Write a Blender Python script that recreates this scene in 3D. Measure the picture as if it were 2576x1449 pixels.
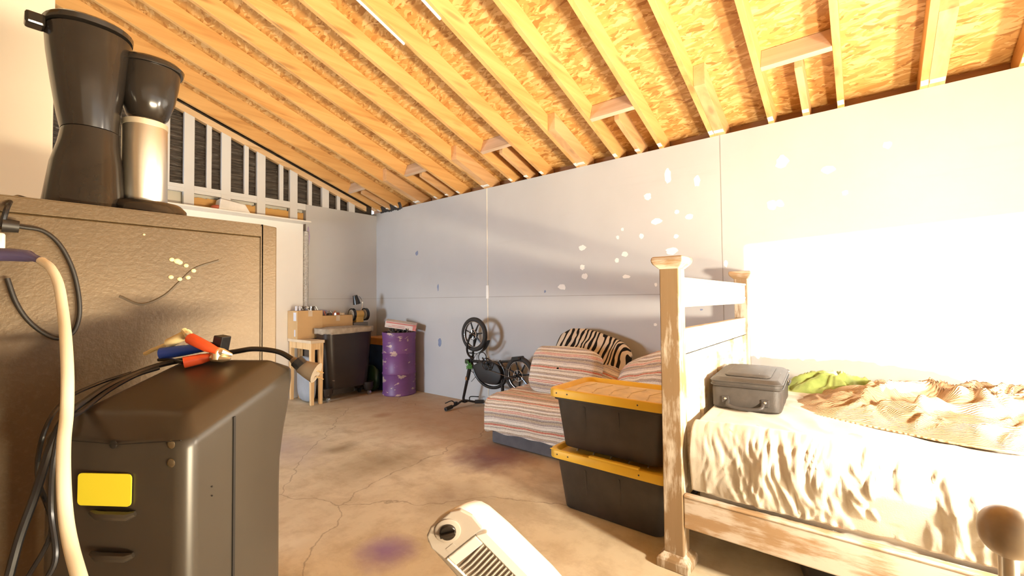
import bpy, bmesh, math, random
from mathutils import Vector, Matrix, noise
random.seed(7)
PI = math.pi
S = bpy.context.scene
COL = S.collection
for o in list(bpy.data.objects): bpy.data.objects.remove(o)

# ------------------------------------------------------------------ camera
F_PX, YAW, PITCH, ROLL = 1090.71, 0.8895, 0.0264, -0.0094
CAM = Vector((-3.6568, -5.5083, 1.1879))
fwd = Vector((math.sin(YAW)*math.cos(PITCH), math.cos(YAW)*math.cos(PITCH), math.sin(PITCH)))
rt0 = Vector((math.cos(YAW), -math.sin(YAW), 0)); up0 = rt0.cross(fwd)
RT = rt0*math.cos(ROLL) + up0*math.sin(ROLL); UP = -rt0*math.sin(ROLL) + up0*math.cos(ROLL)
cd = bpy.data.cameras.new('camera'); cam = bpy.data.objects.new('camera', cd); COL.objects.link(cam)
cd.sensor_width = 36; cd.lens = 36*F_PX/2576; cd.clip_start = 0.02; cd.clip_end = 200
M = Matrix.Identity(4)
for i in range(3):
    M[i][0] = RT[i]; M[i][1] = UP[i]; M[i][2] = -fwd[i]; M[i][3] = CAM[i]
cam.matrix_world = M
S.camera = cam
def ray(x, y): return fwd + RT*((x-1288)/F_PX) - UP*((y-724.5)/F_PX)
def at(x, y, ax, val):            # measured image point -> world point on the plane axis=val
    d = ray(x, y); return CAM + d*((val-CAM[ax])/d[ax])
def dp(x, y, z): return CAM + ray(x, y)*z

# ------------------------------------------------------------------ view, world, light
S.view_settings.view_transform = 'Standard'; S.view_settings.look = 'None'
S.view_settings.exposure = 0.25; S.view_settings.gamma = 1.0
S.view_settings.use_curve_mapping = False
S.cycles.use_denoising = True
S.cycles.max_bounces = 8; S.cycles.diffuse_bounces = 5; S.cycles.glossy_bounces = 3
S.cycles.sample_clamp_indirect = 6.0
W = bpy.data.worlds.new('world'); S.world = W; W.use_nodes = True
bg = W.node_tree.nodes['Background']; bg.inputs[0].default_value = (0.9, 0.93, 1.0, 1); bg.inputs[1].default_value = 1.2

def area(name, loc, direction, sx, sy, power, color, spread=PI, shape='RECTANGLE'):
    l = bpy.data.lights.new(name, 'AREA'); l.shape = shape; l.size = sx; l.size_y = sy
    l.energy = power; l.color = color; l.spread = spread
    o = bpy.data.objects.new(name, l); COL.objects.link(o); o.location = loc
    o.rotation_euler = Vector(direction).to_track_quat('-Z', 'Z').to_euler()
    return o
def sun(name, direction, power, color, ang):
    l = bpy.data.lights.new(name, 'SUN'); l.energy = power; l.color = color; l.angle = ang
    o = bpy.data.objects.new(name, l); COL.objects.link(o); o.location = (-5, -12, 4)
    o.rotation_euler = Vector(direction).to_track_quat('-Z', 'Z').to_euler()
    return o
# low evening sun through the open garage door in the front wall
sun('evening_sun', (0.8, 0.6, -0.03), 26.0, (1.0, 0.93, 0.80), 0.009)
# bright light thrown in from the door side, at bed height
area('door_glare', (-2.05, -6.3, 1.07), (1.0, 1.35, 0.0), 0.20, 0.11, 78, (1.0, 0.86, 0.66))
# light bounced up under the roof from the sunlit apron outside the door
area('apron_bounce', (-2.7, -8.35, 0.06), (0.0, 0.70, 0.76), 1.9, 0.22, 270, (1.0, 0.82, 0.54), math.radians(104))
# cool daylight from the window in the left wall
area('left_window_daylight', (-6.3, -0.9, 1.15), (1.0, -0.16, -0.12), 0.9, 0.9, 66, (0.76, 0.88, 1.0), math.radians(110))
# broad warm daylight through the door opening
area('door_daylight', (-3.0, -7.15, 1.6), (0.1, 1.0, 0.12), 4.5, 1.2, 14, (1.0, 0.87, 0.68))

# ------------------------------------------------------------------ mesh helpers
class MB:
    def __init__(s): s.bm = bmesh.new(); s.mi = 0
    def _m(s, fs):
        for f in fs: f.material_index = s.mi
    def hexa(s, p):      # 8 corners: bottom 4 ccw, top 4
        v = [s.bm.verts.new(q) for q in p]
        s._m([s.bm.faces.new([v[i] for i in f]) for f in ((3,2,1,0),(4,5,6,7),(0,1,5,4),(1,2,6,5),(2,3,7,6),(3,0,4,7))])
        return s
    def box(s, a, b):
        x0,y0,z0 = a; x1,y1,z1 = b
        return s.hexa([(x0,y0,z0),(x1,y0,z0),(x1,y1,z0),(x0,y1,z0),(x0,y0,z1),(x1,y0,z1),(x1,y1,z1),(x0,y1,z1)])
    def obox(s, c, sx, sy, sz, m=None):
        m = m or Matrix.Identity(3); c = Vector(c)
        return s.hexa([c + m @ Vector((i*sx/2, j*sy/2, k*sz/2)) for k in (-1,1) for i,j in ((-1,-1),(1,-1),(1,1),(-1,1))])
    def prism(s, pts, d):   # polygon pts extruded by vector d
        d = Vector(d); a = [s.bm.verts.new(p) for p in pts]; b = [s.bm.verts.new(Vector(p)+d) for p in pts]
        n = len(a); fs = [s.bm.faces.new(a[::-1]), s.bm.faces.new(b)]
        for i in range(n): fs.append(s.bm.faces.new([a[i], a[(i+1)%n], b[(i+1)%n], b[i]]))
        s._m(fs); return s
    def tube(s, pts, r, seg=10, cap=True, closed=False):
        pts = [Vector(p) for p in pts]; n = len(pts)
        rs = r if isinstance(r, (list, tuple)) else [r]*n
        rings = []; prev = None
        for i, p in enumerate(pts):
            if closed: t = (pts[(i+1)%n]-pts[i-1])
            else: t = (pts[min(i+1,n-1)]-pts[max(i-1,0)])
            t.normalize()
            if prev is None:
                a = t.orthogonal().normalized()
            else:
                a = (prev - t*prev.dot(t)).normalized()
            prev = a; b = t.cross(a)
            rings.append([s.bm.verts.new(p + (a*math.cos(2*PI*k/seg)+b*math.sin(2*PI*k/seg))*rs[i]) for k in range(seg)])
        fs = []
        for i in range(n if closed else n-1):
            A, B = rings[i], rings[(i+1)%n]
            for k in range(seg): fs.append(s.bm.faces.new([A[k], A[(k+1)%seg], B[(k+1)%seg], B[k]]))
        if cap and not closed:
            fs.append(s.bm.faces.new(rings[0][::-1])); fs.append(s.bm.faces.new(rings[-1]))
        s._m(fs); return s
    def lathe(s, prof, o=(0,0,0), m=None, seg=28, sx=1.0, sy=1.0):  # prof: list (r, h)
        m = m or Matrix.Identity(3); o = Vector(o); rings = []; fs = []
        for r, h in prof:
            rings.append([s.bm.verts.new(o + m @ Vector((r*sx*math.cos(2*PI*k/seg), r*sy*math.sin(2*PI*k/seg), h))) for k in range(seg)])
        for A, B in zip(rings, rings[1:]):
            for k in range(seg): fs.append(s.bm.faces.new([A[k], A[(k+1)%seg], B[(k+1)%seg], B[k]]))
        fs.append(s.bm.faces.new(rings[0][::-1])); fs.append(s.bm.faces.new(rings[-1]))
        s._m(fs); return s
    def loft(s, loops, cap=True):
        rings = [[s.bm.verts.new(p) for p in L] for L in loops]; fs = []; n = len(rings[0])
        for A, B in zip(rings, rings[1:]):
            for k in range(n): fs.append(s.bm.faces.new([A[k], A[(k+1)%n], B[(k+1)%n], B[k]]))
        if cap: fs.append(s.bm.faces.new(rings[0][::-1])); fs.append(s.bm.faces.new(rings[-1]))
        s._m(fs); return s
    def grid(s, fn, nu, nv, wrapu=False):
        V = [[s.bm.verts.new(fn(i/(nu if wrapu else nu-1), j/(nv-1))) for j in range(nv)] for i in range(nu)]
        fs = []
        for i in range(nu if wrapu else nu-1):
            for j in range(nv-1):
                fs.append(s.bm.faces.new([V[i][j], V[(i+1)%nu][j], V[(i+1)%nu][j+1], V[i][j+1]]))
        s._m(fs); return s
    def blob(s, c, rx, ry, rz, m=None, nu=24, nv=14, p=2.0, disp=None):  # superellipsoid
        m = m or Matrix.Identity(3); c = Vector(c)
        def sg(a, e): return math.copysign(abs(a)**e, a)
        e = 2.0/p
        def f(u, v):
            th = 2*PI*u; ph = PI*(v-0.5)*0.9999
            q = Vector((rx*sg(math.cos(ph),e)*sg(math.cos(th),e), ry*sg(math.cos(ph),e)*sg(math.sin(th),e), rz*sg(math.sin(ph),e)))
            if disp: q = disp(q)
            return c + m @ q
        return s.grid(f, nu, nv, True)
    def build(s, name, mats, parent=None, smooth=False, bevel=0, solid=0, subd=0, ang=40):
        bmesh.ops.remove_doubles(s.bm, verts=s.bm.verts, dist=1e-6)
        bmesh.ops.recalc_face_normals(s.bm, faces=s.bm.faces)
        me = bpy.data.meshes.new(name); s.bm.to_mesh(me); s.bm.free()
        for mm in (mats if isinstance(mats, (list, tuple)) else [mats]): me.materials.append(mm)
        o = bpy.data.objects.new(name, me); COL.objects.link(o)
        if parent:
            o.parent = parent
            o.matrix_parent_inverse = Matrix.Translation(parent.location).inverted()
        if smooth:
            for p in me.polygons: p.use_smooth = True
            if ang < 180: me.set_sharp_from_angle(angle=math.radians(ang))
        if solid:
            md = o.modifiers.new('solid', 'SOLIDIFY'); md.thickness = solid; md.offset = 0
        if subd:
            md = o.modifiers.new('sub', 'SUBSURF'); md.levels = subd; md.render_levels = subd
        if bevel:
            md = o.modifiers.new('bev', 'BEVEL'); md.width = bevel; md.segments = 2; md.limit_method = 'ANGLE'; md.angle_limit = math.radians(35)
        return o
def tag(o, label=None, cat=None, group=None, kind=None):
    if label: o['label'] = label
    if cat: o['category'] = cat
    if group: o['group'] = group
    if kind: o['kind'] = kind
    return o
def thing(name, label, cat, loc=(0,0,0), group=None):
    o = bpy.data.objects.new(name, None); COL.objects.link(o); o.location = loc; o.empty_display_size = 0.05
    return tag(o, label, cat, group)
def rz(a): return Matrix.Rotation(a, 3, 'Z')
def rot(ax, a): return Matrix.Rotation(a, 3, ax)
def frame(x, y, z=None):  # matrix from axis vectors
    x = Vector(x).normalized(); y = Vector(y); y = (y - x*y.dot(x)).normalized(); z = x.cross(y)
    return Matrix((x, y, z)).transposed()
def spl(pts, n=8):   # catmull-rom
    P = [Vector(p) for p in pts]; P = [P[0]*2-P[1]] + P + [P[-1]*2-P[-2]]; out = []
    for i in range(1, len(P)-2):
        for k in range(n):
            t = k/n; a, b, c, d = P[i-1], P[i], P[i+1], P[i+2]
            out.append(0.5*((2*b) + (c-a)*t + (2*a-5*b+4*c-d)*t*t + (3*b-a-3*c+d)*t**3))
    out.append(P[-2]); return out
def N(p, s=1.0): return noise.noise(Vector(p)*s)

# ------------------------------------------------------------------ materials
def nodes(name, rough=0.6, metal=0.0, spec=0.5):
    m = bpy.data.materials.new(name); m.use_nodes = True; nt = m.node_tree; b = nt.nodes['Principled BSDF']
    b.inputs['Roughness'].default_value = rough; b.inputs['Metallic'].default_value = metal
    b.inputs['Specular IOR Level'].default_value = spec
    return m, nt, b
def nd(nt, t, **k):
    n = nt.nodes.new(t)
    for a, v in k.items():
        if a.startswith('i_'): n.inputs[a[2:].replace('_', ' ')].default_value = v
        else: setattr(n, a, v)
    return n
def ramp(nt, stops, fac, interp='LINEAR'):
    r = nt.nodes.new('ShaderNodeValToRGB'); cr = r.color_ramp; cr.interpolation = interp
    while len(cr.elements) < len(stops): cr.elements.new(0.5)
    for e, (p, c) in zip(cr.elements, stops): e.position = p; e.color = (*c, 1) if len(c) == 3 else c
    nt.links.new(fac, r.inputs[0]); return r.outputs[0]
def coords(nt, scale=(1,1,1), rotv=(0,0,0), rnd=True, loc=(0,0,0)):
    tc = nt.nodes.new('ShaderNodeTexCoord'); mp = nt.nodes.new('ShaderNodeMapping')
    mp.inputs['Scale'].default_value = scale; mp.inputs['Rotation'].default_value = rotv; mp.inputs['Location'].default_value = loc
    src = tc.outputs['Object']
    if rnd:
        oi = nt.nodes.new('ShaderNodeObjectInfo'); ad = nt.nodes.new('ShaderNodeVectorMath'); ad.operation = 'MULTIPLY_ADD'
        ad.inputs[1].default_value = (1,1,1); nt.links.new(src, ad.inputs[0])
        ml = nt.nodes.new('ShaderNodeVectorMath'); ml.operation = 'SCALE'; ml.inputs[0].default_value = (13.1, 7.7, 9.3)
        nt.links.new(oi.outputs['Random'], ml.inputs['Scale']); nt.links.new(ml.outputs[0], ad.inputs[2]); src = ad.outputs[0]
    nt.links.new(src, mp.inputs[0]); return mp.outputs[0]
def noi(nt, vec, scale, detail=4, rough=0.55, dist=0.0):
    n = nt.nodes.new('ShaderNodeTexNoise'); n.inputs['Scale'].default_value = scale; n.inputs['Detail'].default_value = detail
    n.inputs['Roughness'].default_value = rough; n.inputs['Distortion'].default_value = dist
    nt.links.new(vec, n.inputs['Vector']); return n.outputs['Fac']
def mix(nt, fac, a, b, mode='MIX'):
    m = nt.nodes.new('ShaderNodeMix'); m.data_type = 'RGBA'; m.blend_type = mode
    for s, v in ((0, fac), (6, a), (7, b)):
        if hasattr(v, 'is_output') or isinstance(v, bpy.types.NodeSocket): nt.links.new(v, m.inputs[s])
        else: m.inputs[s].default_value = (*v, 1) if isinstance(v, tuple) and len(v) == 3 else v
    return m.outputs[2]
def bump(nt, b, h, strength=0.3, dist=0.01):
    n = nt.nodes.new('ShaderNodeBump'); n.inputs['Strength'].default_value = strength; n.inputs['Distance'].default_value = dist
    nt.links.new(h, n.inputs['Height']); nt.links.new(n.outputs[0], b.inputs['Normal'])
def math2(nt, op, a, b=0.0, clamp=False):
    m = nt.nodes.new('ShaderNodeMath'); m.operation = op; m.use_clamp = clamp
    for i, v in enumerate((a, b)):
        if isinstance(v, bpy.types.NodeSocket): nt.links.new(v, m.inputs[i])
        else: m.inputs[i].default_value = v
    return m.outputs[0]
def plain(name, c, rough=0.6, metal=0.0, var=0.15, scale=6, bmp=0.0, spec=0.5):
    m, nt, b = nodes(name, rough, metal, spec); v = coords(nt)
    n = noi(nt, v, scale, 5)
    col = ramp(nt, [(0.3, tuple(x*(1-var) for x in c)), (0.7, tuple(min(1, x*(1+var)) for x in c))], n)
    nt.links.new(col, b.inputs['Base Color'])
    if bmp: bump(nt, b, noi(nt, v, scale*12, 4), bmp, 0.004)
    return m
def wood(name, c1, c2, dark, rough=0.55, gscale=1.0, axis='x', knots=True, wear=None, wearc=(0.85,0.8,0.72), thr=0.55):
    m, nt, b = nodes(name, rough)
    sc = {'x': (0.55, 9, 9), 'y': (9, 0.55, 9), 'z': (9, 9, 0.55)}[axis]
    v = coords(nt, tuple(s*gscale for s in sc)); vo = coords(nt)
    n = noi(nt, v, 1.3, 6, 0.6, 0.6)
    col = ramp(nt, [(0.25, dark), (0.42, c2), (0.62, c1)], n)
    if knots:
        ks = {'x': (1.1, 6, 6), 'y': (6, 1.1, 6), 'z': (6, 6, 1.1)}[axis]
        vk = coords(nt, ks); vv = nt.nodes.new('ShaderNodeTexVoronoi'); vv.inputs['Scale'].default_value = 1.4; nt.links.new(vk, vv.inputs['Vector'])
        k = ramp(nt, [(0.08, (1,1,1)), (0.2, (0,0,0))], vv.outputs['Distance'])
        col = mix(nt, math2(nt, 'MULTIPLY', k, 0.6), col, tuple(x*0.45 for x in dark))
    big = noi(nt, vo, 1.3, 2)
    col = mix(nt, ramp(nt, [(0.35, (0,0,0)), (0.7, (0.45,0.45,0.45))], big), col, tuple(x*0.8 for x in c1))
    if wear is not None:
        vw = coords(nt, tuple(s*wear for s in {'x': (2, 14, 14), 'y': (14, 2, 14), 'z': (14, 14, 2)}[axis]))
        w = noi(nt, vw, 1.2, 8, 0.72); w2 = noi(nt, vo, 5, 3)
        w = math2(nt, 'ADD', math2(nt, 'MULTIPLY', w, 0.6), math2(nt, 'MULTIPLY', w2, 0.4))
        col = mix(nt, ramp(nt, [(thr-0.04, (0,0,0)), (thr+0.05, (0.85,0.85,0.85))], w), col, wearc)
    nt.links.new(col, b.inputs['Base Color']); bump(nt, b, n, 0.25, 0.003)
    return m

M_rafter = wood('rafter_pine', (0.74, 0.44, 0.17), (0.62, 0.33, 0.11), (0.42, 0.19, 0.05))
M_block = wood('block_pine', (0.72, 0.44, 0.22), (0.60, 0.34, 0.15), (0.42, 0.22, 0.09), axis='x')
M_blocky = wood('block_pine_cross', (0.68, 0.50, 0.36), (0.58, 0.40, 0.26), (0.42, 0.26, 0.14), axis='y')
M_plate = wood('plate_pine', (0.80, 0.58, 0.36), (0.68, 0.44, 0.22), (0.42, 0.24, 0.1))
M_bed = wood('whitewashed_pine_long', (0.40, 0.26, 0.14), (0.33, 0.21, 0.11), (0.22, 0.13, 0.07), rough=0.5, axis='y', wear=1.0, wearc=(0.60, 0.54, 0.46), thr=0.50)
M_bedz = wood('whitewashed_pine_post', (0.30, 0.20, 0.11), (0.26, 0.17, 0.085), (0.20, 0.12, 0.06), rough=0.42, axis='z', wear=1.2, wearc=(0.66, 0.60, 0.50), thr=0.52, knots=False)
M_bedx = wood('whitewashed_pine_panel', (0.70, 0.55, 0.36), (0.60, 0.44, 0.25), (0.42, 0.28, 0.14), rough=0.5, axis='x', wear=1.0, wearc=(0.86, 0.80, 0.70), thr=0.47, knots=False)
M_table = wood('table_pine', (0.80, 0.56, 0.30), (0.70, 0.44, 0.20), (0.36, 0.16, 0.06), axis='z', gscale=1.6)

def osb():
    m, nt, b = nodes('osb_sheathing', 0.55)
    base = None
    for i, (rot_, sc, seed) in enumerate((((0,0,0.5),(58,14,9),0),((0,0,-0.35),(64,16,11),5.3),((0,0,0.1),(46,11,7),9.1))):
        v = coords(nt, (1,1,1), rot_, rnd=False, loc=(seed,seed,0))
        dn = nt.nodes.new('ShaderNodeTexNoise'); dn.inputs['Scale'].default_value = 9; nt.links.new(v, dn.inputs['Vector'])
        ad = nt.nodes.new('ShaderNodeVectorMath'); ad.operation = 'MULTIPLY_ADD'; ad.inputs[1].default_value = (0.05,0.05,0.0); nt.links.new(dn.outputs['Color'], ad.inputs[0]); nt.links.new(v, ad.inputs[2])
        mp = nt.nodes.new('ShaderNodeMapping'); mp.inputs['Scale'].default_value = sc; nt.links.new(ad.outputs[0], mp.inputs[0])
        vo = nt.nodes.new('ShaderNodeTexVoronoi'); vo.inputs['Scale'].default_value = 1.0; nt.links.new(mp.outputs[0], vo.inputs['Vector'])
        sep = nt.nodes.new('ShaderNodeSeparateColor'); nt.links.new(vo.outputs['Color'], sep.inputs[0])
        c = ramp(nt, [(0.03, (0.40,0.18,0.045)), (0.15, (0.54,0.28,0.08)), (0.6, (0.62,0.35,0.11)), (0.93, (0.78,0.52,0.22))], sep.outputs[0])
        if base is None: base = c; hh = sep.outputs[0]
        else: base = mix(nt, ramp(nt, [(0.55,(0,0,0)),(0.62,(1,1,1))], sep.outputs[1]), base, c)
    nt.links.new(base, b.inputs['Base Color']); bump(nt, b, hh, 0.35, 0.006)
    return m
M_osb = osb()

def drywall(name, c, var=0.04):
    m, nt, b = nodes(name, 0.55, spec=0.35); v = coords(nt, rnd=False)
    n = noi(nt, v, 1.6, 4); n2 = noi(nt, v, 60, 3)
    col = ramp(nt, [(0.3, tuple(x*(1-var) for x in c)), (0.7, tuple(x*(1+var) for x in c))], n)
    # faint roller stripes and scuffs
    s = noi(nt, coords(nt, (0.4, 0.4, 5), rnd=False), 1.4, 6, 0.7)
    col = mix(nt, ramp(nt, [(0.60,(0,0,0)),(0.72,(0.35,0.35,0.35))], s), col, tuple(x*0.86 for x in c))
    nt.links.new(col, b.inputs['Base Color']); bump(nt, b, n2, 0.08, 0.002)
    return m
M_wall = drywall('grey_drywall_paint', (0.50, 0.505, 0.515))
M_seam = plain('dark_seam_gap', (0.30, 0.28, 0.26), 0.9)  # dark line along the board joints
M_bead = plain('joint_compound_bead', (0.78, 0.72, 0.62), 0.8)
M_spack = plain('white_spackle', (0.90, 0.89, 0.86), 0.85, var=0.04)
M_smudge = plain('blue_smudge', (0.22, 0.27, 0.42), 0.7)
M_whitew = drywall('white_board_paint', (0.78, 0.75, 0.70))
M_stud = drywall('pale_stud_paint', (0.66, 0.67, 0.68))
M_orange = wood('bare_fibreboard', (0.62, 0.36, 0.10), (0.55, 0.30, 0.08), (0.42, 0.22, 0.06), knots=False)
M_sidewall = drywall('cream_wall_paint', (0.66, 0.62, 0.52))
M_green = plain('green_paint_mark', (0.30, 0.42, 0.28), 0.8)

def floor_mat():
    m, nt, b = nodes('stained_shaded_concrete', 0.62, spec=0.35); v = coords(nt, rnd=False)
    n = noi(nt, v, 0.9, 6, 0.6, 0.4); n2 = noi(nt, v, 7, 6, 0.65); n3 = noi(nt, v, 90, 3)
    col = ramp(nt, [(0.3, (0.50,0.43,0.29)), (0.5, (0.62,0.54,0.39)), (0.7, (0.70,0.63,0.48))], n)
    col = mix(nt, ramp(nt, [(0.46,(0,0,0)),(0.66,(0.5,0.5,0.5))], n2), col, (0.40,0.31,0.19))
    col = mix(nt, ramp(nt, [(0.50,(0,0,0)),(0.62,(0.4,0.4,0.4))], noi(nt, coords(nt, (1,0.45,1), (0,0,0.9), rnd=False, loc=(3,1,0)), 2.6, 8, 0.7)), col, (0.33,0.25,0.15))
    col = mix(nt, ramp(nt, [(0.66,(0,0,0)),(0.72,(0.7,0.7,0.7))], noi(nt, v, 26, 5, 0.75)), col, (0.74,0.68,0.56))
    col = mix(nt, ramp(nt, [(0.62,(0,0,0)),(0.75,(0.5,0.5,0.5))], n3), col, (0.62,0.56,0.46))
    sep = nt.nodes.new('ShaderNodeSeparateXYZ'); nt.links.new(v, sep.inputs[0])
    def spot(cx, cy, rx, ry, c, amt, soft=0.6, ns=6):
        dx = math2(nt, 'DIVIDE', math2(nt, 'SUBTRACT', sep.outputs[0], cx), rx)
        dy = math2(nt, 'DIVIDE', math2(nt, 'SUBTRACT', sep.outputs[1], cy), ry)
        d = math2(nt, 'SQRT', math2(nt, 'ADD', math2(nt, 'MULTIPLY', dx, dx), math2(nt, 'MULTIPLY', dy, dy)))
        d = math2(nt, 'ADD', d, math2(nt, 'MULTIPLY', math2(nt, 'SUBTRACT', noi(nt, v, ns, 5), 0.5), 1.3))
        return ramp(nt, [(max(0, 1-soft)*0.6, (amt,)*3), (0.85, (0,0,0))], math2(nt, 'MULTIPLY', d, 0.6))
    # oil stains, purple overspray, broad brown shade painted in by the right wall
    for (cx, cy, rx, ry, c, a, so) in FLOOR_SPOTS:
        col = mix(nt, spot(cx, cy, rx, ry, c, a, so), col, c)
    # hairline cracks
    vo = nt.nodes.new('ShaderNodeTexVoronoi'); vo.feature = 'DISTANCE_TO_EDGE'; vo.inputs['Scale'].default_value = 0.55
    dn = nt.nodes.new('ShaderNodeTexNoise'); dn.inputs['Scale'].default_value = 3; dn.inputs['Detail'].default_value = 6; nt.links.new(v, dn.inputs['Vector'])
    ad = nt.nodes.new('ShaderNodeVectorMath'); ad.operation = 'MULTIPLY_ADD'; ad.inputs[1].default_value = (0.35,0.35,0); nt.links.new(dn.outputs['Color'], ad.inputs[0]); nt.links.new(v, ad.inputs[2])
    nt.links.new(ad.outputs[0], vo.inputs['Vector'])
    col = mix(nt, ramp(nt, [(0.0,(0.55,)*3),(0.0035,(0,0,0))], vo.outputs['Distance']), col, (0.16,0.11,0.07))
    nt.links.new(col, b.inputs['Base Color']); bump(nt, b, n2, 0.1, 0.004)
    return m
FLOOR_SPOTS = [(-1.13, -3.28, 0.30, 0.26, (0.12, 0.055, 0.12), 0.9, 0.5),
               (-2.42, -3.72, 0.13, 0.13, (0.24, 0.14, 0.34), 0.85, 0.8),
               (-2.10, -1.75, 0.25, 0.5, (0.40, 0.34, 0.36), 0.6, 0.9),
               (-1.78, -2.20, 0.13, 0.10, (0.22, 0.16, 0.09), 0.8, 0.9),
               (-1.75, -2.75, 0.35, 0.22, (0.26, 0.20, 0.12), 0.6, 1.0),
               (-1.85, -3.55, 0.20, 0.18, (0.24, 0.17, 0.12), 0.55, 1.0),
               (-1.0, -1.6, 0.10, 0.08, (0.22, 0.12, 0.07), 0.7, 0.9),
               (-0.55, -2.2, 0.75, 2.2, (0.44, 0.27, 0.15), 0.7, 0.7)]  # shadow side of the door glare, put into the floor colour
M_floor = floor_mat()

# ------------------------------------------------------------------ the room
H = 2.463; TN = math.tan(0.3269); DZ = 0.148; RIDGE = -4.7
struct = lambda o: tag(o, kind='structure')
fl = MB(); fl.box((-6.6, -8.9, -0.12), (0.25, 0.25, 0.0)); struct(fl.build('floor', M_floor))

wr = MB(); wr.box((0, -7.6, 0), (0.14, 0.14, H))
SEAM1, SEAM2 = -2.187, -4.66
wr.mi = 1
wr.box((-0.0015, -7.3, 1.2175), (0.002, -0.02, 1.2215))
wr.box((-0.0015, SEAM2-0.002, 0.0), (0.002, SEAM2+0.002, H))
wr.mi = 2
wr.box((-0.004, SEAM1-0.006, 0.0), (0.002, SEAM1+0.006, H))
wr.mi = 3
wr.box((-0.006, SEAM1-0.018, 1.20), (0.002, SEAM1+0.018, 1.35))
SP = [(1680,443,18,44),(1753,455,17,32),(1629,495,20,18),(1967,408,34,34),(2085,427,42,20),(1942,515,26,28),(1962,512,22,20),(1652,557,26,16),
      (1703,533,14,10),(1734,545,22,14),(1566,577,8,8),(1554,597,8,10),(1614,594,12,14),(1701,594,14,12),(1465,623,19,14),(1572,639,18,14),
      (1690,632,32,18),(1552,655,10,14),(1465,672,12,14),(1472,695,16,16),(1575,696,20,10),(1414,722,20,16),(1826,663,10,20),(2232,365,24,20),(2125,485,18,14),(1650,716,8,10),(1649,817,9,8),(1500,340,3,3)]
for k, (x, y, w, h) in enumerate(SP):
    c = at(x, y, 0, 0.0); a = at(x-w/2, y, 0, 0.0); u = at(x, y-h/2, 0, 0.0)
    ry, rzz = abs(a.y-c.y), abs(u.z-c.z); n = 14
    pts = [(-0.0022-0.0001*(k%5), c.y+ry*math.cos(2*PI*i/n)*(0.75+0.4*random.random()), c.z+rzz*math.sin(2*PI*i/n)*(0.75+0.4*random.random())) for i in range(n)]
    wr.prism(pts, (0.003, 0, 0))
wr.mi = 4
for (x, y, w, h) in ((1049,637,7,12),(1102,722,5,18),(1106,862,9,26),(1371,733,5,7),(1764,779,10,5),(1830,745,6,5)):
    c = at(x, y, 0, 0.0); a = at(x-w/2, y, 0, 0.0); u = at(x, y-h/2, 0, 0.0); ry, rzz = abs(a.y-c.y), abs(u.z-c.z)
    wr.prism([(-0.0018, c.y+ry*math.cos(2*PI*i/9)*(0.6+0.6*random.random()), c.z+rzz*math.sin(2*PI*i/9)*(0.6+0.6*random.random())) for i in range(9)], (0.0025,0,0))
struct(wr.build('wall_right', [M_wall, M_seam, M_bead, M_spack, M_smudge]))

# back wall: sheathing behind open studs, grey panel at the right, white board at the left
def zr(x): return H - TN*x
M_ins = None
def insul():
    m, nt, b = nodes('black_foil_insulation', 0.38, 0.0, 0.6); v = coords(nt, (3, 3, 26), rnd=False)
    n = noi(nt, v, 1.6, 6, 0.6, 1.2)
    nt.links.new(ramp(nt, [(0.35,(0.035,0.028,0.024)),(0.7,(0.13,0.105,0.085))], n), b.inputs['Base Color']); bump(nt, b, n, 0.9, 0.03); return m
M_ins = insul()
bk = MB(); bk.box((-6.5, 0.10, 0.0), (0.0, 0.14, 2.40))
struct(bk.build('wall_back', M_sidewall))
g = MB()
def insf(u, v):
    x = -4.5 + 4.42*u; z = 2.38 + (zr(x)-0.07-2.38)*v
    return Vector((x, 0.075 + 0.02*N((x*6, 3.1, z*22)) + 0.012*N((x*17, 1.1, z*40)), z))
g.grid(insf, 160, 50)
tag(g.build('insulation_sheet', M_ins, smooth=True, solid=0.004), 'wrinkled black foil insulation behind the open studs of the gable end', 'insulation')
lw = MB(); lw.box((-1.03, -0.005, 0), (0.0, 0.099, 2.425))
lw.mi = 1; lw.box((-1.02, -0.0065, 1.217), (0, -0.004, 1.2205))
lw.mi = 2
for (x, z, a, b2) in ((-1.0, 2.02, 0.022, 0.13),):
    lw.prism([(x+a*math.cos(2*PI*i/12)*(0.6+0.6*random.random()), -0.0072, z+b2*math.sin(2*PI*i/12)) for i in range(12)], (0,0.003,0))
struct(lw.build('wall_back_panel', [M_wall, M_seam, plain('purple_overspray', (0.40,0.33,0.50), 0.8)]))
# white board fixed to the studs, foil strip beside it
wb = MB(); wb.box((-2.9, -0.03, 0.0), (-1.075, 0.0, 2.175))
tag(wb.build('white_wall_board', M_whitew, bevel=0.004), 'large white painted board on the back wall beside the foil strip', 'board')
mf, nt, b = nodes('crinkled_foil', 0.42, 0.45); v = coords(nt, (20,20,45), rnd=False); n = noi(nt, v, 1.5, 5, 0.6, 1.0)
nt.links.new(ramp(nt, [(0.3,(0.55,0.53,0.50)),(0.7,(0.95,0.93,0.90))], n), b.inputs['Base Color']); bump(nt, b, n, 1.0, 0.02)
fs = MB()
def ff(u, v2):
    x = -1.068 + 0.07*u; z = 0.70 + 1.38*v2
    return Vector((x + 0.004*N((1.0, 2, z*14)), -0.012 - 0.016*math.sin(PI*u) + 0.006*N((x*60, 4, z*30)), z))
fs.grid(ff, 8, 90); tag(fs.build('foil_strip', mf, smooth=True, solid=0.002, ang=180), 'tall narrow strip of crinkled silver foil between white board and grey panel', 'foil')
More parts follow.
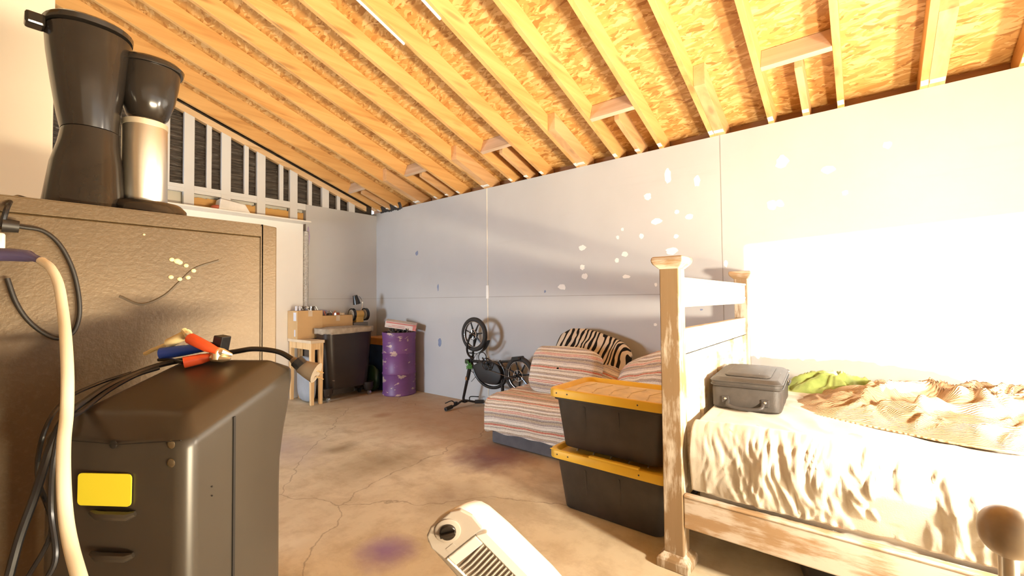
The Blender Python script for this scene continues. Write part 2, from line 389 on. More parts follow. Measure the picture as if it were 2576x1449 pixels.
# rail, fibreboard bays and studs
rl = MB(); rl.box((-4.4, 0.0, 2.35), (-1.03, 0.04, 2.43)); rl.box((-4.4, -0.004, 2.385), (-1.03, 0.0, 2.39))
tag(rl.build('stud_rail', M_stud, bevel=0.002), 'long pale horizontal rail crossing the studs of the back wall', 'rail')
STUD = [(-2.453, 0), (-2.266, 1), (-2.084, 0), (-1.923, 1), (-1.715, 0), (-1.559, 1), (-1.327, 0), (-1.182, 1), (-0.971, 0), (-0.769, 1), (-0.581, 0), (-0.39, 1), (-2.66, 1), (-2.85, 0), (-3.05, 1)]
WORD = ['first','second','third','fourth','fifth','sixth','seventh','eighth','ninth','tenth','eleventh','twelfth','thirteenth','fourteenth','fifteenth','sixteenth','seventeenth','eighteenth','nineteenth']
wide = [x for x, w in STUD if w]; nar = [x for x, w in STUD if not w]
for x, w in STUD:
    hw = 0.046 if w else 0.023
    lo = (2.10 if w else 2.43) if x < -1.03 else 2.4255
    y0 = -0.004 if w else 0.004
    s = MB(); s.hexa([(x-hw, y0, lo), (x+hw, y0, lo), (x+hw, 0.05, lo), (x-hw, 0.05, lo),
                      (x-hw, y0, zr(x-hw)-0.05), (x+hw, y0, zr(x+hw)-0.05), (x+hw, 0.05, zr(x+hw)-0.05), (x-hw, 0.05, zr(x-hw)-0.05)])
    rank = WORD[sorted(wide if w else nar, reverse=True).index(x)]
    tag(s.build('wall_stud', M_stud, bevel=0.002), '%s pale stud of the gable wall, %s counted from the corner' % ('wide' if w else 'narrow', rank), 'stud', 'wall studs of the gable end')
gp = MB()
gp.hexa([(-4.4, 0.0, zr(-4.4)-0.05), (-0.16, 0.0, zr(-0.16)-0.05), (-0.16, 0.06, zr(-0.16)-0.05), (-4.4, 0.06, zr(-4.4)-0.05),
         (-4.4, 0.0, zr(-4.4)+0.022), (-0.16, 0.0, zr(-0.16)+0.022), (-0.16, 0.06, zr(-0.16)+0.022), (-4.4, 0.06, zr(-4.4)+0.022)])
tag(gp.build('gable_top_plate', M_plate, bevel=0.002), 'sloping top plate over the studs of the gable wall', 'plate')
bay = 0
for a, b2 in ((-2.22,-1.972),(-1.875,-1.607),(-1.511,-1.225),(-1.138,-1.04)):
    o = MB(); n = 16
    pts = [(a, 0.045, 2.1), (b2, 0.045, 2.1)] + [(b2+(a-b2)*i/n, 0.045, 2.325 - 0.03*abs(N((i*0.7+bay*5, 0.3, 1)))) for i in range(n+1)]
    o.prism(pts, (0, 0.02, 0))
    tag(o.build('fibreboard_piece', M_orange), 'orange fibreboard with torn upper edge in the %s bay left of the grey panel' % ['fourth','third','second','first'][bay], 'board', 'orange boards between studs'); bay += 1
for k, (x, z, r) in enumerate(((-1.42, 2.19, 0.05), (-1.18, 2.20, 0.035))):
    pass

# left wall (with its window opening), front wall with the open garage door, side partition near the camera
lft = MB(); lft.box((-6.6, -8.9, 0), (-6.5, 0.14, 3.6)); struct(lft.build('wall_left', M_sidewall))
fr = MB()
fr.box((-6.5, -7.4, 0), (-3.43, -7.3, 4.05)); fr.box((-0.12, -7.4, 0), (0.0, -7.3, 2.46))
fr.hexa([(-3.43, -7.4, 1.70), (-0.12, -7.4, 1.70), (-0.12, -7.3, 1.70), (-3.43, -7.3, 1.70), (-3.43, -7.4, zr(-3.43)), (-0.12, -7.4, zr(-0.12)), (-0.12, -7.3, zr(-0.12)), (-3.43, -7.3, zr(-3.43))])
struct(fr.build('wall_front', M_sidewall))
pw = MB(); a0 = dp(135, 250, 1.75); pw.box((-4.6, a0.y, 0), (a0.x, a0.y+0.12, zr(a0.x)+0.1))
struct(pw.build('wall_partition', M_sidewall, bevel=0.006))

# roof
rf = MB()
x1 = 0.42
def slope(x): return zr(x) + DZ
rf.hexa([(RIDGE, -8.9, slope(RIDGE)), (x1, -8.9, slope(x1)), (x1, 0.3, slope(x1)), (RIDGE, 0.3, slope(RIDGE)),
         (RIDGE, -8.9, slope(RIDGE)+0.02), (x1, -8.9, slope(x1)+0.02), (x1, 0.3, slope(x1)+0.02), (RIDGE, 0.3, slope(RIDGE)+0.02)])
rf.hexa([(-6.7, -8.9, slope(RIDGE)-0.7), (RIDGE, -8.9, slope(RIDGE)), (RIDGE, 0.3, slope(RIDGE)), (-6.7, 0.3, slope(RIDGE)-0.7),
         (-6.7, -8.9, slope(RIDGE)-0.68), (RIDGE, -8.9, slope(RIDGE)+0.02), (RIDGE, 0.3, slope(RIDGE)+0.02), (-6.7, 0.3, slope(RIDGE)-0.68)])
for k in range(8):   # sheathing joints
    pass
struct(rf.build('ceiling', M_osb))
gb = MB(); gb.prism([(-6.6, 0.12, 2.40), (0.0, 0.12, 2.40), (0.0, 0.12, slope(0)), (RIDGE, 0.12, slope(RIDGE)), (-6.6, 0.12, slope(RIDGE)-0.68)], (0, 0.03, 0))
struct(gb.build('wall_back_gable', M_ins))
fb = MB(); fb.box((0.16, -8.9, 2.2), (0.19, 0.3, slope(0.16))); 
struct(fb.build('trim_1', wood('eaves_board', (0.36,0.18,0.07), (0.26,0.12,0.05), (0.14,0.06,0.03), axis='y')))

RY = lambda k: -(16-k)*0.4064 + 0.2898
M_pp = plain('white_paint_smear', (0.82, 0.82, 0.80), 0.8)
def rafter_mesh():
    m = MB(); T = 0.038; xa, xb = RIDGE+0.02, 0.155
    m.hexa([(xa, -T, -TN*xa), (xb, -T, -TN*xb), (xb, 0, -TN*xb), (xa, 0, -TN*xa), (xa, -T, -TN*xa+DZ-0.001), (xb, -T, -TN*xb+DZ-0.001), (xb, 0, -TN*xb+DZ-0.001), (xa, 0, -TN*xa+DZ-0.001)])
    return m
r0 = rafter_mesh().build('roof_rafter', M_rafter, bevel=0.002)
pm = MB(); pm.hexa([(-0.075,-0.036,TN*0.075-0.002),(-0.03,-0.038,TN*0.03-0.002),(-0.028,-0.004,TN*0.028-0.002),(-0.07,-0.002,TN*0.07-0.002),
                    (-0.075,-0.036,TN*0.075+0.001),(-0.03,-0.038,TN*0.03+0.001),(-0.028,-0.004,TN*0.028+0.001),(-0.07,-0.002,TN*0.07+0.001)])
p0 = pm.build('paint_smear', M_pp, r0); tag(p0, 'white paint smear')
ks = list(range(15, -3, -1))
for i, k in enumerate(ks):
    r = r0 if i == 0 else r0.copy()
    if i:
        COL.objects.link(r); c = p0.copy(); COL.objects.link(c); c.parent = r
    r.location = (0, RY(k), H)
    nm = WORD[i]
    tag(r, 'bare pine rafter under the roof boards, %s in order from the gable end' % nm, 'rafter', 'roof rafters')
# gable rafter lies against the studs
# headers, cripples and sister blocks
def on_roof(x, dz=0): return zr(x) + dz
XH = -0.505
hl = {2: 'rightmost', 5: 'second from right', 8: 'third from right', 11: 'fourth from right', 14: 'farthest'}
def slab(m, xa, xb, ya, yb, d=DZ-0.002):
    m.hexa([(xa, ya, zr(xa)), (xb, ya, zr(xb)), (xb, yb, zr(xb)), (xa, yb, zr(xa)), (xa, ya, zr(xa)+d), (xb, ya, zr(xb)+d), (xb, yb, zr(xb)+d), (xa, yb, zr(xa)+d)])
for k, w in hl.items():
    ya, yb = RY(k)+0.0005, RY(k+1)-0.0385
    m = MB()
    # face leans square to the rafters
    q = math.sin(0.3269)*0.14*1.0
    m.hexa([(XH-0.036, ya, zr(XH-0.036)), (XH, ya, zr(XH)), (XH, yb, zr(XH)), (XH-0.036, yb, zr(XH-0.036)),
            (XH-0.036+q, ya, zr(XH-0.036)+DZ-0.02), (XH+q, ya, zr(XH)+DZ-0.02), (XH+q, yb, zr(XH)+DZ-0.02), (XH-0.036+q, yb, zr(XH-0.036)+DZ-0.02)])
    tag(m.build('header_block', M_blocky, bevel=0.002), 'cross block between two rafters near the wall, %s of five' % w, 'block', 'header blocks between rafters')
    mid = (ya+yb)/2
    m = MB(); slab(m, XH+0.052, 0.15, mid-0.03, mid+0.012)
    o = m.build('jack_rafter', M_block, bevel=0.002)
    tag(o, 'short rafter between cross block and wall, %s of five' % w, 'rafter', 'short jack rafters')
    pm = MB(); z_ = lambda x: zr(x); pm.box((-0.065, mid-0.028, zr(-0.065)-0.012), (-0.03, mid+0.01, zr(-0.065)+0.002)); tag(pm.build('paint_smear', M_pp, o), 'white paint smear')
for k, w in {1: 'rightmost', 4: 'second from right', 7: 'third from right', 10: 'fourth from right', 13: 'farthest'}.items():
    ya = RY(k)-0.0385-0.075; m = MB(); slab(m, -0.55, 0.15, ya, RY(k)-0.0385)
    o = m.build('rafter_block', M_block, bevel=0.002)
    tag(o, 'thick short block beside a rafter foot at the wall, %s of the five' % w, 'block', 'sister blocks on rafters')
    pm = MB(); pm.box((-0.065, ya+0.003, zr(-0.065)-0.012), (-0.03, ya+0.07, zr(-0.065)+0.002)); tag(pm.build('paint_smear', M_pp, o), 'white paint smear')
for k, xa, xb, w in ((8, -3.1, -1.735, 'left'), (7, -3.1, -1.75, 'right')):  # thin white strips along the lower edge of two rafters
    m = MB(); xs = (xa, xb)
    y0 = RY(k)-0.038-0.0005
    m.hexa([(xa, RY(k)-0.012, zr(xa)-0.012), (xb, RY(k)-0.012, zr(xb)-0.012), (xb, RY(k)+0.003, zr(xb)-0.012), (xa, RY(k)+0.003, zr(xa)-0.012),
            (xa, RY(k)-0.012, zr(xa)-0.0005), (xb, RY(k)-0.012, zr(xb)-0.0005), (xb, RY(k)+0.003, zr(xb)-0.0005), (xa, RY(k)+0.003, zr(xa)-0.0005)])
    tag(m.build('white_strip', M_spack), 'white strip along the underside of a rafter, %s of the two' % w, 'pale_strip', 'white strips on rafters')
# black membrane rags at the far eaves corner
m = MB()
def rag(u, v):
    y = -0.62 + 0.5*u; return Vector((-0.004 - 0.03*v, y, 2.463 + 0.07*v + 0.012*N((y*14, v*3, 1)) - (0.012+0.02*abs(N((y*20,0,5))) if v < 0.2 else 0)))
m.grid(rag, 40, 8); tag(m.build('roofing_felt_scrap', plain('black_felt', (0.03,0.03,0.032), 0.5, bmp=0.5), smooth=True, solid=0.003), 'crumpled black felt tucked above the wall at the far room corner', 'felt')

#SECTION2
# ------------------------------------------------------------------ bed
M_sheet = None
def fabric(name, c, c2, scale=8, weave=160, bmp=0.25, rough=0.9, prints=None):
    m, nt, b = nodes(name, rough, spec=0.2); v = coords(nt, rnd=False)
    col = ramp(nt, [(0.35, c2), (0.65, c)], noi(nt, v, scale, 5))
    if prints:
        for sc, lo, cc in prints:
            col = mix(nt, ramp(nt, [(lo, (0,0,0)), (lo+0.03, (0.8,)*3)], noi(nt, coords(nt, rnd=False, loc=(sc, 0, 0)), sc, 3)), col, cc)
    nt.links.new(col, b.inputs['Base Color']); bump(nt, b, noi(nt, v, weave, 2), bmp, 0.003)
    b.inputs['Sheen Weight'].default_value = 0.2
    return m
bed = thing('bed', 'whitewashed pine bed frame with tall panelled headboard and square posts', 'bed', (-1.0, -5.85, 0))
PX0, PX1, PYF, PS = -1.71, -0.26, -4.875, 0.085
for px in (PX0, PX1):
    m = MB(); m.box((px, PYF, 0.0), (px+PS, PYF+PS, 1.335)); post = m.build('post', M_bedz, bed, bevel=0.004)
    m = MB(); e = 0.028; z0 = 1.318
    c = (px+PS/2, PYF+PS/2); loops = []
    for r, z in ((0.045, z0), (0.052, z0+0.008), (0.066, z0+0.022), (0.070, z0+0.030), (0.072, z0+0.040), (0.070, z0+0.050), (0.064, z0+0.056)):
        loops.append([(c[0]+i*r, c[1]+j*r, z) for i, j in ((-1,-1),(1,-1),(1,1),(-1,1))])
    m.loft(loops); m.build('post_cap', M_bed, post, bevel=0.005)
    m = MB(); loops = []
    for r, z in ((0.070, 0.0), (0.070, 0.035), (0.064, 0.045), (0.050, 0.056), (0.045, 0.062)):
        loops.append([(c[0]+i*r, c[1]+j*r, z) for i, j in ((-1,-1),(1,-1),(1,1),(-1,1))])
    m.loft(loops); m.build('post_foot', M_bedz, post, bevel=0.004)
hx0, hx1 = PX0+PS, PX1
m = MB(); m.box((hx0, -4.862, 1.145), (hx1, -4.825, 1.27)); m.box((hx0, -4.868, 1.27), (hx1, -4.82, 1.283)); m.box((hx0, -4.866, 1.178), (hx1, -4.86, 1.19))
m.build('top_rail', M_bedx, bed, bevel=0.003)
m = MB(); m.box((hx0, -4.862, 0.93), (hx1, -4.825, 1.045)); m.box((hx0, -4.862, 0.28), (hx1, -4.825, 0.42))
n = 4; wpan = (hx1-hx0)/n
for i in range(n+1):
    xc = hx0 + wpan*i; m.box((max(hx0, xc-0.035), -4.862, 0.42), (min(hx1, xc+0.035), -4.825, 0.93))
m.build('panel_frame', M_bedx, bed, bevel=0.004)
for i in range(n):
    a, b2 = hx0+wpan*i+0.036, hx0+wpan*(i+1)-0.036
    m = MB(); m.box((a, -4.845, 0.42), (b2, -4.83, 0.93))
    loops = [[(a+q, y, 0.422+q), (b2-q, y, 0.422+q), (b2-q, y, 0.928-q), (a+q, y, 0.928-q)] for q, y in ((0.012, -4.845), (0.05, -4.857), (0.052, -4.858))]
    m.loft(loops); m.build('panel', M_bedx, bed, bevel=0.002)
for (xa, xb) in ((-1.705, -1.668), (-0.245, -0.208)):
    m = MB(); m.box((xa, -6.95, 0.186), (xb, -4.876, 0.322)); m.box((xa-0.004, -6.95, 0.318), (xb, -4.876, 0.330)); m.build('side_rail', M_bed, bed, bevel=0.006)
m = MB()
for y in (-5.2, -5.7, -6.2, -6.7): m.box((-1.668, y-0.05, 0.225), (-0.245, y+0.05, 0.243))
m.build('slats', M_block, bed)
for px in (PX0, PX1):
    m = MB(); m.box((px, -7.03, 0.0), (px+PS, -6.95, 0.55)); m.build('foot_post', M_bedz, bed, bevel=0.004)
m = MB(); m.box((hx0, -7.01, 0.15), (hx1, -6.97, 0.48)); m.build('footboard', M_bedx, bed, bevel=0.004)

def rr(x0, y0, x1, y1, r, n=6):     # rounded rectangle ccw
    out = []
    for cx, cy, a in ((x1-r, y1-r, 0), (x0+r, y1-r, 90), (x0+r, y0+r, 180), (x1-r, y0+r, 270)):
        for i in range(n+1):
            t = math.radians(a+90*i/n); out.append((cx+r*math.cos(t), cy+r*math.sin(t)))
    return out
M_matt = fabric('mattress_ticking', (0.80,0.77,0.70), (0.72,0.68,0.60))
m = MB(); MX0, MX1, MY0, MY1 = -1.655, -0.26, -6.9, -4.91
L = lambda q, z: [(x, y, z) for x, y in rr(MX0+q, MY0+q, MX1-q, MY1-q, 0.09)]
m.loft([L(0.03, 0.244), L(0.005, 0.27), L(0, 0.30), L(0.0, 0.56), L(0.01, 0.595), L(0.04, 0.615)])
tag(m.build('mattress', M_matt, smooth=True, ang=60), 'thick white mattress lying in the whitewashed pine bed frame', 'mattress')

M_spread = fabric('ivory_floral_bedspread', (0.58,0.53,0.44), (0.47,0.42,0.34), 5, 220, 0.2,
                  prints=[(9, 0.68, (0.34,0.36,0.24)), (12.5, 0.69, (0.56,0.30,0.22))])
def ridge(p): return 1-abs(N(p))*2
def spread(u, v):
    # v: along the bed (head to foot), u: across from wall side, over the near edge and down
    y = -4.905 - 1.98*v
    s = u*1.88
    if s < 1.30: x, z, nx, nz = -0.30 - s, 0.632 + 0.02*math.sin(s*3), 0, 1
    else:
        t = (s-1.30)/0.58; a = min(1, t*1.6)*PI/2
        x = -1.60 - 0.105*math.sin(a); z = 0.50 + 0.135*math.cos(a) if t*1.6 < 1 else 0.50 - (t-0.625)*0.40
        if t*1.6 >= 1: x = -1.705 + 0.035*(t-0.625)/0.375
        nx, nz = -math.sin(a), math.cos(a)
    side = max(0, min(1, (s-1.2)/0.3)); edge = 0.25+0.75*min(1, v*8)
    yy_ = y + 0.05*N((y*3, z*5, 1))
    w = side*edge*(0.007*ridge((yy_*9 + z*4, z*3.0, 2.0)) + 0.010*ridge((yy_*23 - z*7, z*5, 7.0)) + 0.006*ridge((yy_*47 + z*5, z*12, 3.0)) - 0.010)
    w += 0.008*edge*(ridge((y*7-x*4, x*9, 3)) ) + 0.013*N((y*3.5, x*3.5, z*4))
    w += 0.035*side*math.exp(-((y+5.55)/0.18)**2)*(-ridge((y*16, z*9, 4)))*0.6
    if v < 0.03: w *= 0.4
    if s > 1.8: z += 0.012*N((y*13, 0, 5))
    z_ = z + nz*w
    if s < 1.3: z_ = max(z_, 0.622)
    return Vector((min(x + nx*w, x+0.006) if side == 1 else x+nx*w, y, z_))
m = MB(); m.grid(spread, 170, 330)
tag(m.build('bedspread', M_spread, smooth=True, solid=0.006, ang=180), 'wrinkled ivory bedspread with faint flowers hanging over the bed side', 'bedspread')

# tumbled knitted blanket
def knit(name, c, c2):
    m, nt, b = nodes(name, 0.95, spec=0.15); v = coords(nt, rnd=False)
    col = ramp(nt, [(0.3, c2), (0.6, c)], noi(nt, v, 4, 5))
    w = nt.nodes.new('ShaderNodeTexWave'); w.inputs['Scale'].default_value = 45; w.inputs['Distortion'].default_value = 3; nt.links.new(v, w.inputs['Vector'])
    col = mix(nt, math2(nt, 'MULTIPLY', w.outputs['Fac'], 0.35), col, c2)
    nt.links.new(col, b.inputs['Base Color']); bump(nt, b, w.outputs['Fac'], 0.6, 0.006); return m
def heap(cx, cy, rx, ry, h, base, seed, fr=5.0, rotz=0.0, nfold=3):
    c, s = math.cos(rotz), math.sin(rotz)
    def f(u, v):
        a, b2 = (u*2-1), (v*2-1)
        # squircle to soft round outline
        x_, y_ = a*math.sqrt(1-b2*b2/2), b2*math.sqrt(1-a*a/2)
        r = math.hypot(x_, y_); out = 1 + 0.22*N((math.atan2(y_, x_)*1.3+seed, seed, 1.5))
        px, py = x_*rx*out, y_*ry*out
        wx = px + 0.10*N((px*fr+seed, py*fr, 2)); wy = py + 0.10*N((px*fr, py*fr+seed, 9))
        k = max(0.0, 1-r**3)
        z = h*k*(0.22 + 0.62*max(0, ridge((wx*fr, wy*fr*0.7, seed)))**1.6 + 0.26*ridge((wx*fr*2.3, wy*fr*2.0, seed+4)))
        return Vector((cx + c*px - s*py, cy + s*px + c*py, base + max(0.004, z)))
    return f
M_knit = knit('tan_knit', (0.58,0.45,0.30), (0.30,0.18,0.10))
def wavy(u, v):
    P = heap(-0.84, -5.90, 0.50, 0.66, 0.140, 0.642, 3.3, 6.4, 0.25)(u, v); return P
m = MB(); m.grid(wavy, 170, 170)
tag(m.build('knitted_blanket', M_knit, smooth=True, solid=0.008, ang=180), 'rumpled tan and cream knitted blanket spread over the right side of the bed', 'blanket')
M_green_c = fabric('green_cotton', (0.34,0.42,0.13), (0.20,0.26,0.07), 9, 150, 0.3)
gc = at(2080, 990, 2, 0.70)
m = MB(); m.grid(heap(-0.66, -5.40, 0.20, 0.27, 0.13, 0.640, 8.1, 8.5, 0.2), 90, 90)
tag(m.build('green_shirt', M_green_c, smooth=True, solid=0.005, ang=180), 'crumpled olive green shirt beside the suitcase on the bed', 'clothing')
M_camo = fabric('olive_camouflage', (0.44,0.36,0.22), (0.22,0.20,0.10), 20, 160, 0.3, prints=[(26, 0.55, (0.12,0.12,0.07))])
m = MB(); m.grid(heap(-0.93, -5.50, 0.13, 0.15, 0.06, 0.655, 2.2, 9.0, 0.5), 60, 60)
tag(m.build('patterned_cloth', M_camo, smooth=True, solid=0.004, ang=180), 'small dark olive patterned cloth between green shirt and tan blanket', 'clothing')

# suitcase
M_case = plain('grey_nylon', (0.050, 0.043, 0.038), 0.55, var=0.2, scale=30, bmp=0.3)
M_case2 = plain('dark_trim', (0.045, 0.04, 0.038), 0.5)
M_metal = plain('worn_metal', (0.62, 0.58, 0.50), 0.3, 0.9)
case = thing('suitcase', 'grey soft suitcase with its lid ajar lying by the headboard on the bed', 'suitcase', (-1.05, -5.04, 0.655))
ca = math.radians(3); CM = rz(ca)
CL = lambda x, y, z: Vector((-1.09, -5.04, 0.640)) + CM @ Vector((x, y*1.0, z*0.74))
def cloop(hx, hy, z, r=0.035, tl=0.0): return [CL(x, y, z + tl*(x+0.23)) for x, y in rr(-hx, -hy, hx, hy, r)]
m = MB(); m.loft([cloop(0.222, 0.140, 0.0), cloop(0.232, 0.148, 0.012), cloop(0.234, 0.150, 0.13), cloop(0.230, 0.147, 0.145)])
m.build('shell', M_case, case, smooth=True, bevel=0.003)
m = MB(); m.loft([cloop(0.234, 0.150, 0.146, tl=0.035), cloop(0.237, 0.153, 0.152, tl=0.035), cloop(0.237, 0.153, 0.186, tl=0.035), cloop(0.215, 0.135, 0.205, tl=0.035)])
lid = m.build('lid', M_case, case, smooth=True, bevel=0.003)
m = MB(); m.tube(cloop(0.2385, 0.1545, 0.156, tl=0.035), 0.0035, 6, closed=True); m.tube(cloop(0.2385, 0.1545, 0.184, tl=0.035), 0.0035, 6, closed=True); m.build('zip_piping', M_case2, lid, smooth=True)
m = MB(); m.loft([cloop(0.17, 0.10, 0.205, 0.03, 0.035), cloop(0.172, 0.102, 0.212, 0.03, 0.035), cloop(0.150, 0.085, 0.222, 0.03, 0.035)]); m.build('lid_pocket', M_case, lid, smooth=True, bevel=0.003)
m = MB(); m.loft([cloop(0.2, 0.12, 0.145), cloop(0.2, 0.12, 0.150)]); m.build('lining', plain('red_lining', (0.30,0.03,0.03), 0.6), case)
fx = -0.236
m = MB()
m.tube(spl([CL(fx+0.004, 0.075, 0.060), CL(fx-0.018, 0.07, 0.035), CL(fx-0.024, 0.03, 0.022), CL(fx-0.024, -0.03, 0.022), CL(fx-0.018, -0.07, 0.035), CL(fx+0.004, -0.075, 0.060)]), 0.009, 10)
m.build('handle', M_case2, case, smooth=True)
for yy in (0.085, -0.085):
    m = MB(); m.obox(CL(fx, yy, 0.065), 0.008, 0.032, 0.034, CM); pl_ = m.build('handle_mount', M_case2, case, bevel=0.002)
    m = MB(); m.blob(CL(fx-0.006, yy, 0.07), 0.004, 0.006, 0.006, CM, 10, 6); m.build('rivet', M_metal, pl_, smooth=True)
for (xx, yy, zz) in ((-0.12, -0.05, 0.217), (0.02, -0.13, 0.200), (0.16, -0.156, 0.185)):
    m = MB(); m.blob(CL(xx, yy, zz+0.035*(xx+0.23)), 0.012, 0.005, 0.004, CM, 8, 6); m.build('zip_pull', M_metal, lid, smooth=True)
m = MB(); m.tube(spl([CL(0.10, -0.157, 0.12), CL(0.15, -0.163, 0.135), CL(0.20, -0.158, 0.125)]), 0.005, 8); m.build('side_handle', M_case2, case, smooth=True)

# ------------------------------------------------------------------ totes
M_ty = plain('yellow_plastic', (0.85, 0.56, 0.05), 0.42, var=0.06)
M_tyd = plain('dusty_yellow_plastic', (0.80, 0.70, 0.48), 0.7, var=0.15, scale=14)
M_tk = plain('black_tote_plastic', (0.045, 0.038, 0.032), 0.5, var=0.2, scale=10, bmp=0.1)
def tote(z0, label, dusty):
    t = thing('storage_tote', label, 'storage box', (-1.345, -4.43, z0), 'black and yellow totes')
    X0, X1, Y0, Y1 = -1.560, -1.130, -4.755, -4.095; h = 0.298
    def Lp(q, z, r=0.045): return [(x, y, z0+z) for x, y in rr(X0+q, Y0+q*1.2, X1-q, Y1-q*1.2, r)]
    m = MB(); m.loft([Lp(0.042, 0.001), Lp(0.038, 0.012), Lp(0.012, h-0.03), Lp(0.0, h-0.028), Lp(0.0, h)])
    body = m.build('body', M_tk, t, smooth=True, bevel=0.003, ang=30)
    for k in (-4.30, -4.50):
        m = MB(); m.hexa([(X0+0.040, k-0.004, z0+0.02), (X0+0.05, k-0.004, z0+0.02), (X0+0.05, k+0.004, z0+0.02), (X0+0.040, k+0.004, z0+0.02),
                (X0+0.0095, k-0.004, z0+h-0.05), (X0+0.03, k-0.004, z0+h-0.05), (X0+0.03, k+0.004, z0+h-0.05), (X0+0.0095, k+0.004, z0+h-0.05)])
        m.build('rib', M_tk, body)
    m = MB()
    def Rm(q, z, r=0.05): return [(x, y, z0+z) for x, y in rr(X0-0.018+q, Y0-0.015+q, X1+0.018-q, Y1+0.018-q, r)]
    m.loft([Rm(0.016, h-0.012), Rm(0.0, h-0.012), Rm(0.0, h+0.026), Rm(0.004, h+0.034), Rm(0.022, h+0.034), Rm(0.027, h+0.028), Rm(0.033, h+0.008)], cap=True)
    lid = m.build('lid', M_ty, t, smooth=True, bevel=0.002, ang=30)
    m = MB(); m.loft([Rm(0.034, h+0.0085, 0.03), Rm(0.034, h+0.0100, 0.03), Rm(0.075, h+0.0150, 0.03), Rm(0.08, h+0.0155, 0.03)]);
    m.build('lid_panel', M_tyd if dusty else M_ty, lid, smooth=True, ang=30)
    m = MB()
    for k in range(5):
        y = Y0+0.13+0.105*k; m.tube([(X0+0.09, y, z0+h+0.017), (X0+0.2, y+0.03, z0+h+0.017), (X1-0.09, y, z0+h+0.017)], 0.004, 6)
    m.build('lid_rib', M_tyd, lid, smooth=True)
    for y in (-4.14, -4.21, -4.62): m = MB(); m.obox((X0-0.0185, y, z0+h+0.012), 0.002, 0.007, 0.007); m.build('lock_hole', M_tk, lid)
    if not dusty:
        m = MB(); m.box((X0-0.018, -4.30, z0+h+0.034), (X0-0.004, -4.09, z0+h+0.036)); m.box((X0-0.017, -4.62, z0+h+0.0345), (X0+0.004, -4.34, z0+h+0.045)); m.build('latch', M_ty, lid, bevel=0.002)
    return t
tote(0.0, 'black tote with yellow lid on the floor, lower of the stacked pair', False)
tote(0.345, 'black tote with dusty yellow lid, upper of the stacked pair', True)

# ------------------------------------------------------------------ daybed
def striped(name, vec, period=0.235, off=0.0, warp=0.02, sc=1.0):
    m, nt, b = nodes(name, 0.9, spec=0.15); v = coords(nt, rnd=False)
    d = nt.nodes.new('ShaderNodeVectorMath'); d.operation = 'DOT_PRODUCT'; d.inputs[1].default_value = vec; nt.links.new(v, d.inputs[0])
    s = math2(nt, 'ADD', d.outputs['Value'], math2(nt, 'MULTIPLY', math2(nt, 'SUBTRACT', noi(nt, v, 3, 2), 0.5), warp))
    s = math2(nt, 'FRACT', math2(nt, 'DIVIDE', math2(nt, 'ADD', s, off), period))
    cr, tan, red, lil, dk, wh = (0.76,0.68,0.56), (0.50,0.40,0.28), (0.62,0.11,0.06), (0.40,0.34,0.33), (0.05,0.04,0.04), (0.88,0.84,0.76)
    st = [(0.0, cr), (0.05, dk), (0.065, cr), (0.12, red), (0.165, tan), (0.21, dk), (0.222, wh), (0.32, lil), (0.335, wh), (0.36, lil), (0.42, tan), (0.50, dk), (0.512, lil), (0.56, cr),
          (0.60, red), (0.625, wh), (0.645, red), (0.67, cr), (0.74, dk), (0.752, tan), (0.80, wh), (0.86, lil), (0.90, tan), (0.93, dk), (0.94, cr), (0.97, wh)]
    col = ramp(nt, st, s, 'CONSTANT')
    col = mix(nt, 0.25, col, ramp(nt, [(0.4, (0.35,0.30,0.26)), (0.6, (0.8,0.74,0.66))], noi(nt, v, 120, 2)))
    nt.links.new(col, b.inputs['Base Color']); bump(nt, b, noi(nt, v, 140, 2), 0.3, 0.003); return m
M_dk = plain('charcoal_upholstery', (0.12, 0.115, 0.125), 0.85, var=0.15, scale=12, bmp=0.3)
day = thing('daybed', 'low charcoal daybed base along the right wall under a striped cover', 'daybed', (-0.5, -3.85, 0))
m = MB(); m.loft([[(x, y, z) for x, y in rr(-0.945, -4.70, -0.05, -3.07, 0.03)] for z in (0.005, 0.215)]); m.build('base', M_dk, day, bevel=0.008)
m = MB(); m.loft([[(x, y, z) for x, y in rr(-0.955+q, -4.72+q, -0.04-q, -3.06-q, 0.06)] for z, q in ((0.216, 0.01), (0.24, 0.0), (0.36, 0.0), (0.385, 0.03))]); m.build('mattress', M_matt, day, smooth=True)
def cover(u, v):
    # v along y (left to right), u from wall over top and down the front
    yl, yr = -3.035, -4.745
    s = u*1.30; 
    if s < 0.80: x, z = -0.06 - s, 0.405
    elif s < 0.98:
        a = (s-0.80)/0.18*PI/2; x = -0.86 - 0.115*math.sin(a); z = 0.29 + 0.115*math.cos(a)
    else: x = -0.975; z = 0.29 - (s-0.98)*0.55
    # left end hangs too
    t = v*1.95
    if t < 0.26: yy = yl + 0.01*N((x*9, t*5, 0)); zz = min(z, 0.15 + t*1.0) ; rnd = 0
    else: yy = yl - (t-0.26); zz = z
    if 0.2 < t < 0.34: k = 1-abs(t-0.27)/0.07; zz -= 0.018*k; yy -= 0.02*k
    hem = 0.012*N((yy*6, x*6, 1))
    w = 0.010*N((yy*7, x*7, z*7)) + 0.006*ridge((yy*4+x*9, x*11, 2))
    if x > -0.86: zz += max(w, -0.012)
    else: x -= w*1.2 + 0.004
    if s > 1.2: zz += hem
    return Vector((x, yy, max(zz, 0.10)))
m = MB(); m.grid(cover, 100, 160)
tag(m.build('striped_cover', striped('striped_cover_cloth', (1.0, 0.05, 1.0), 0.235, 0.07), smooth=True, solid=0.006, ang=180), 'cream cover with red and grey stripes draped over the low daybed', 'bed cover')
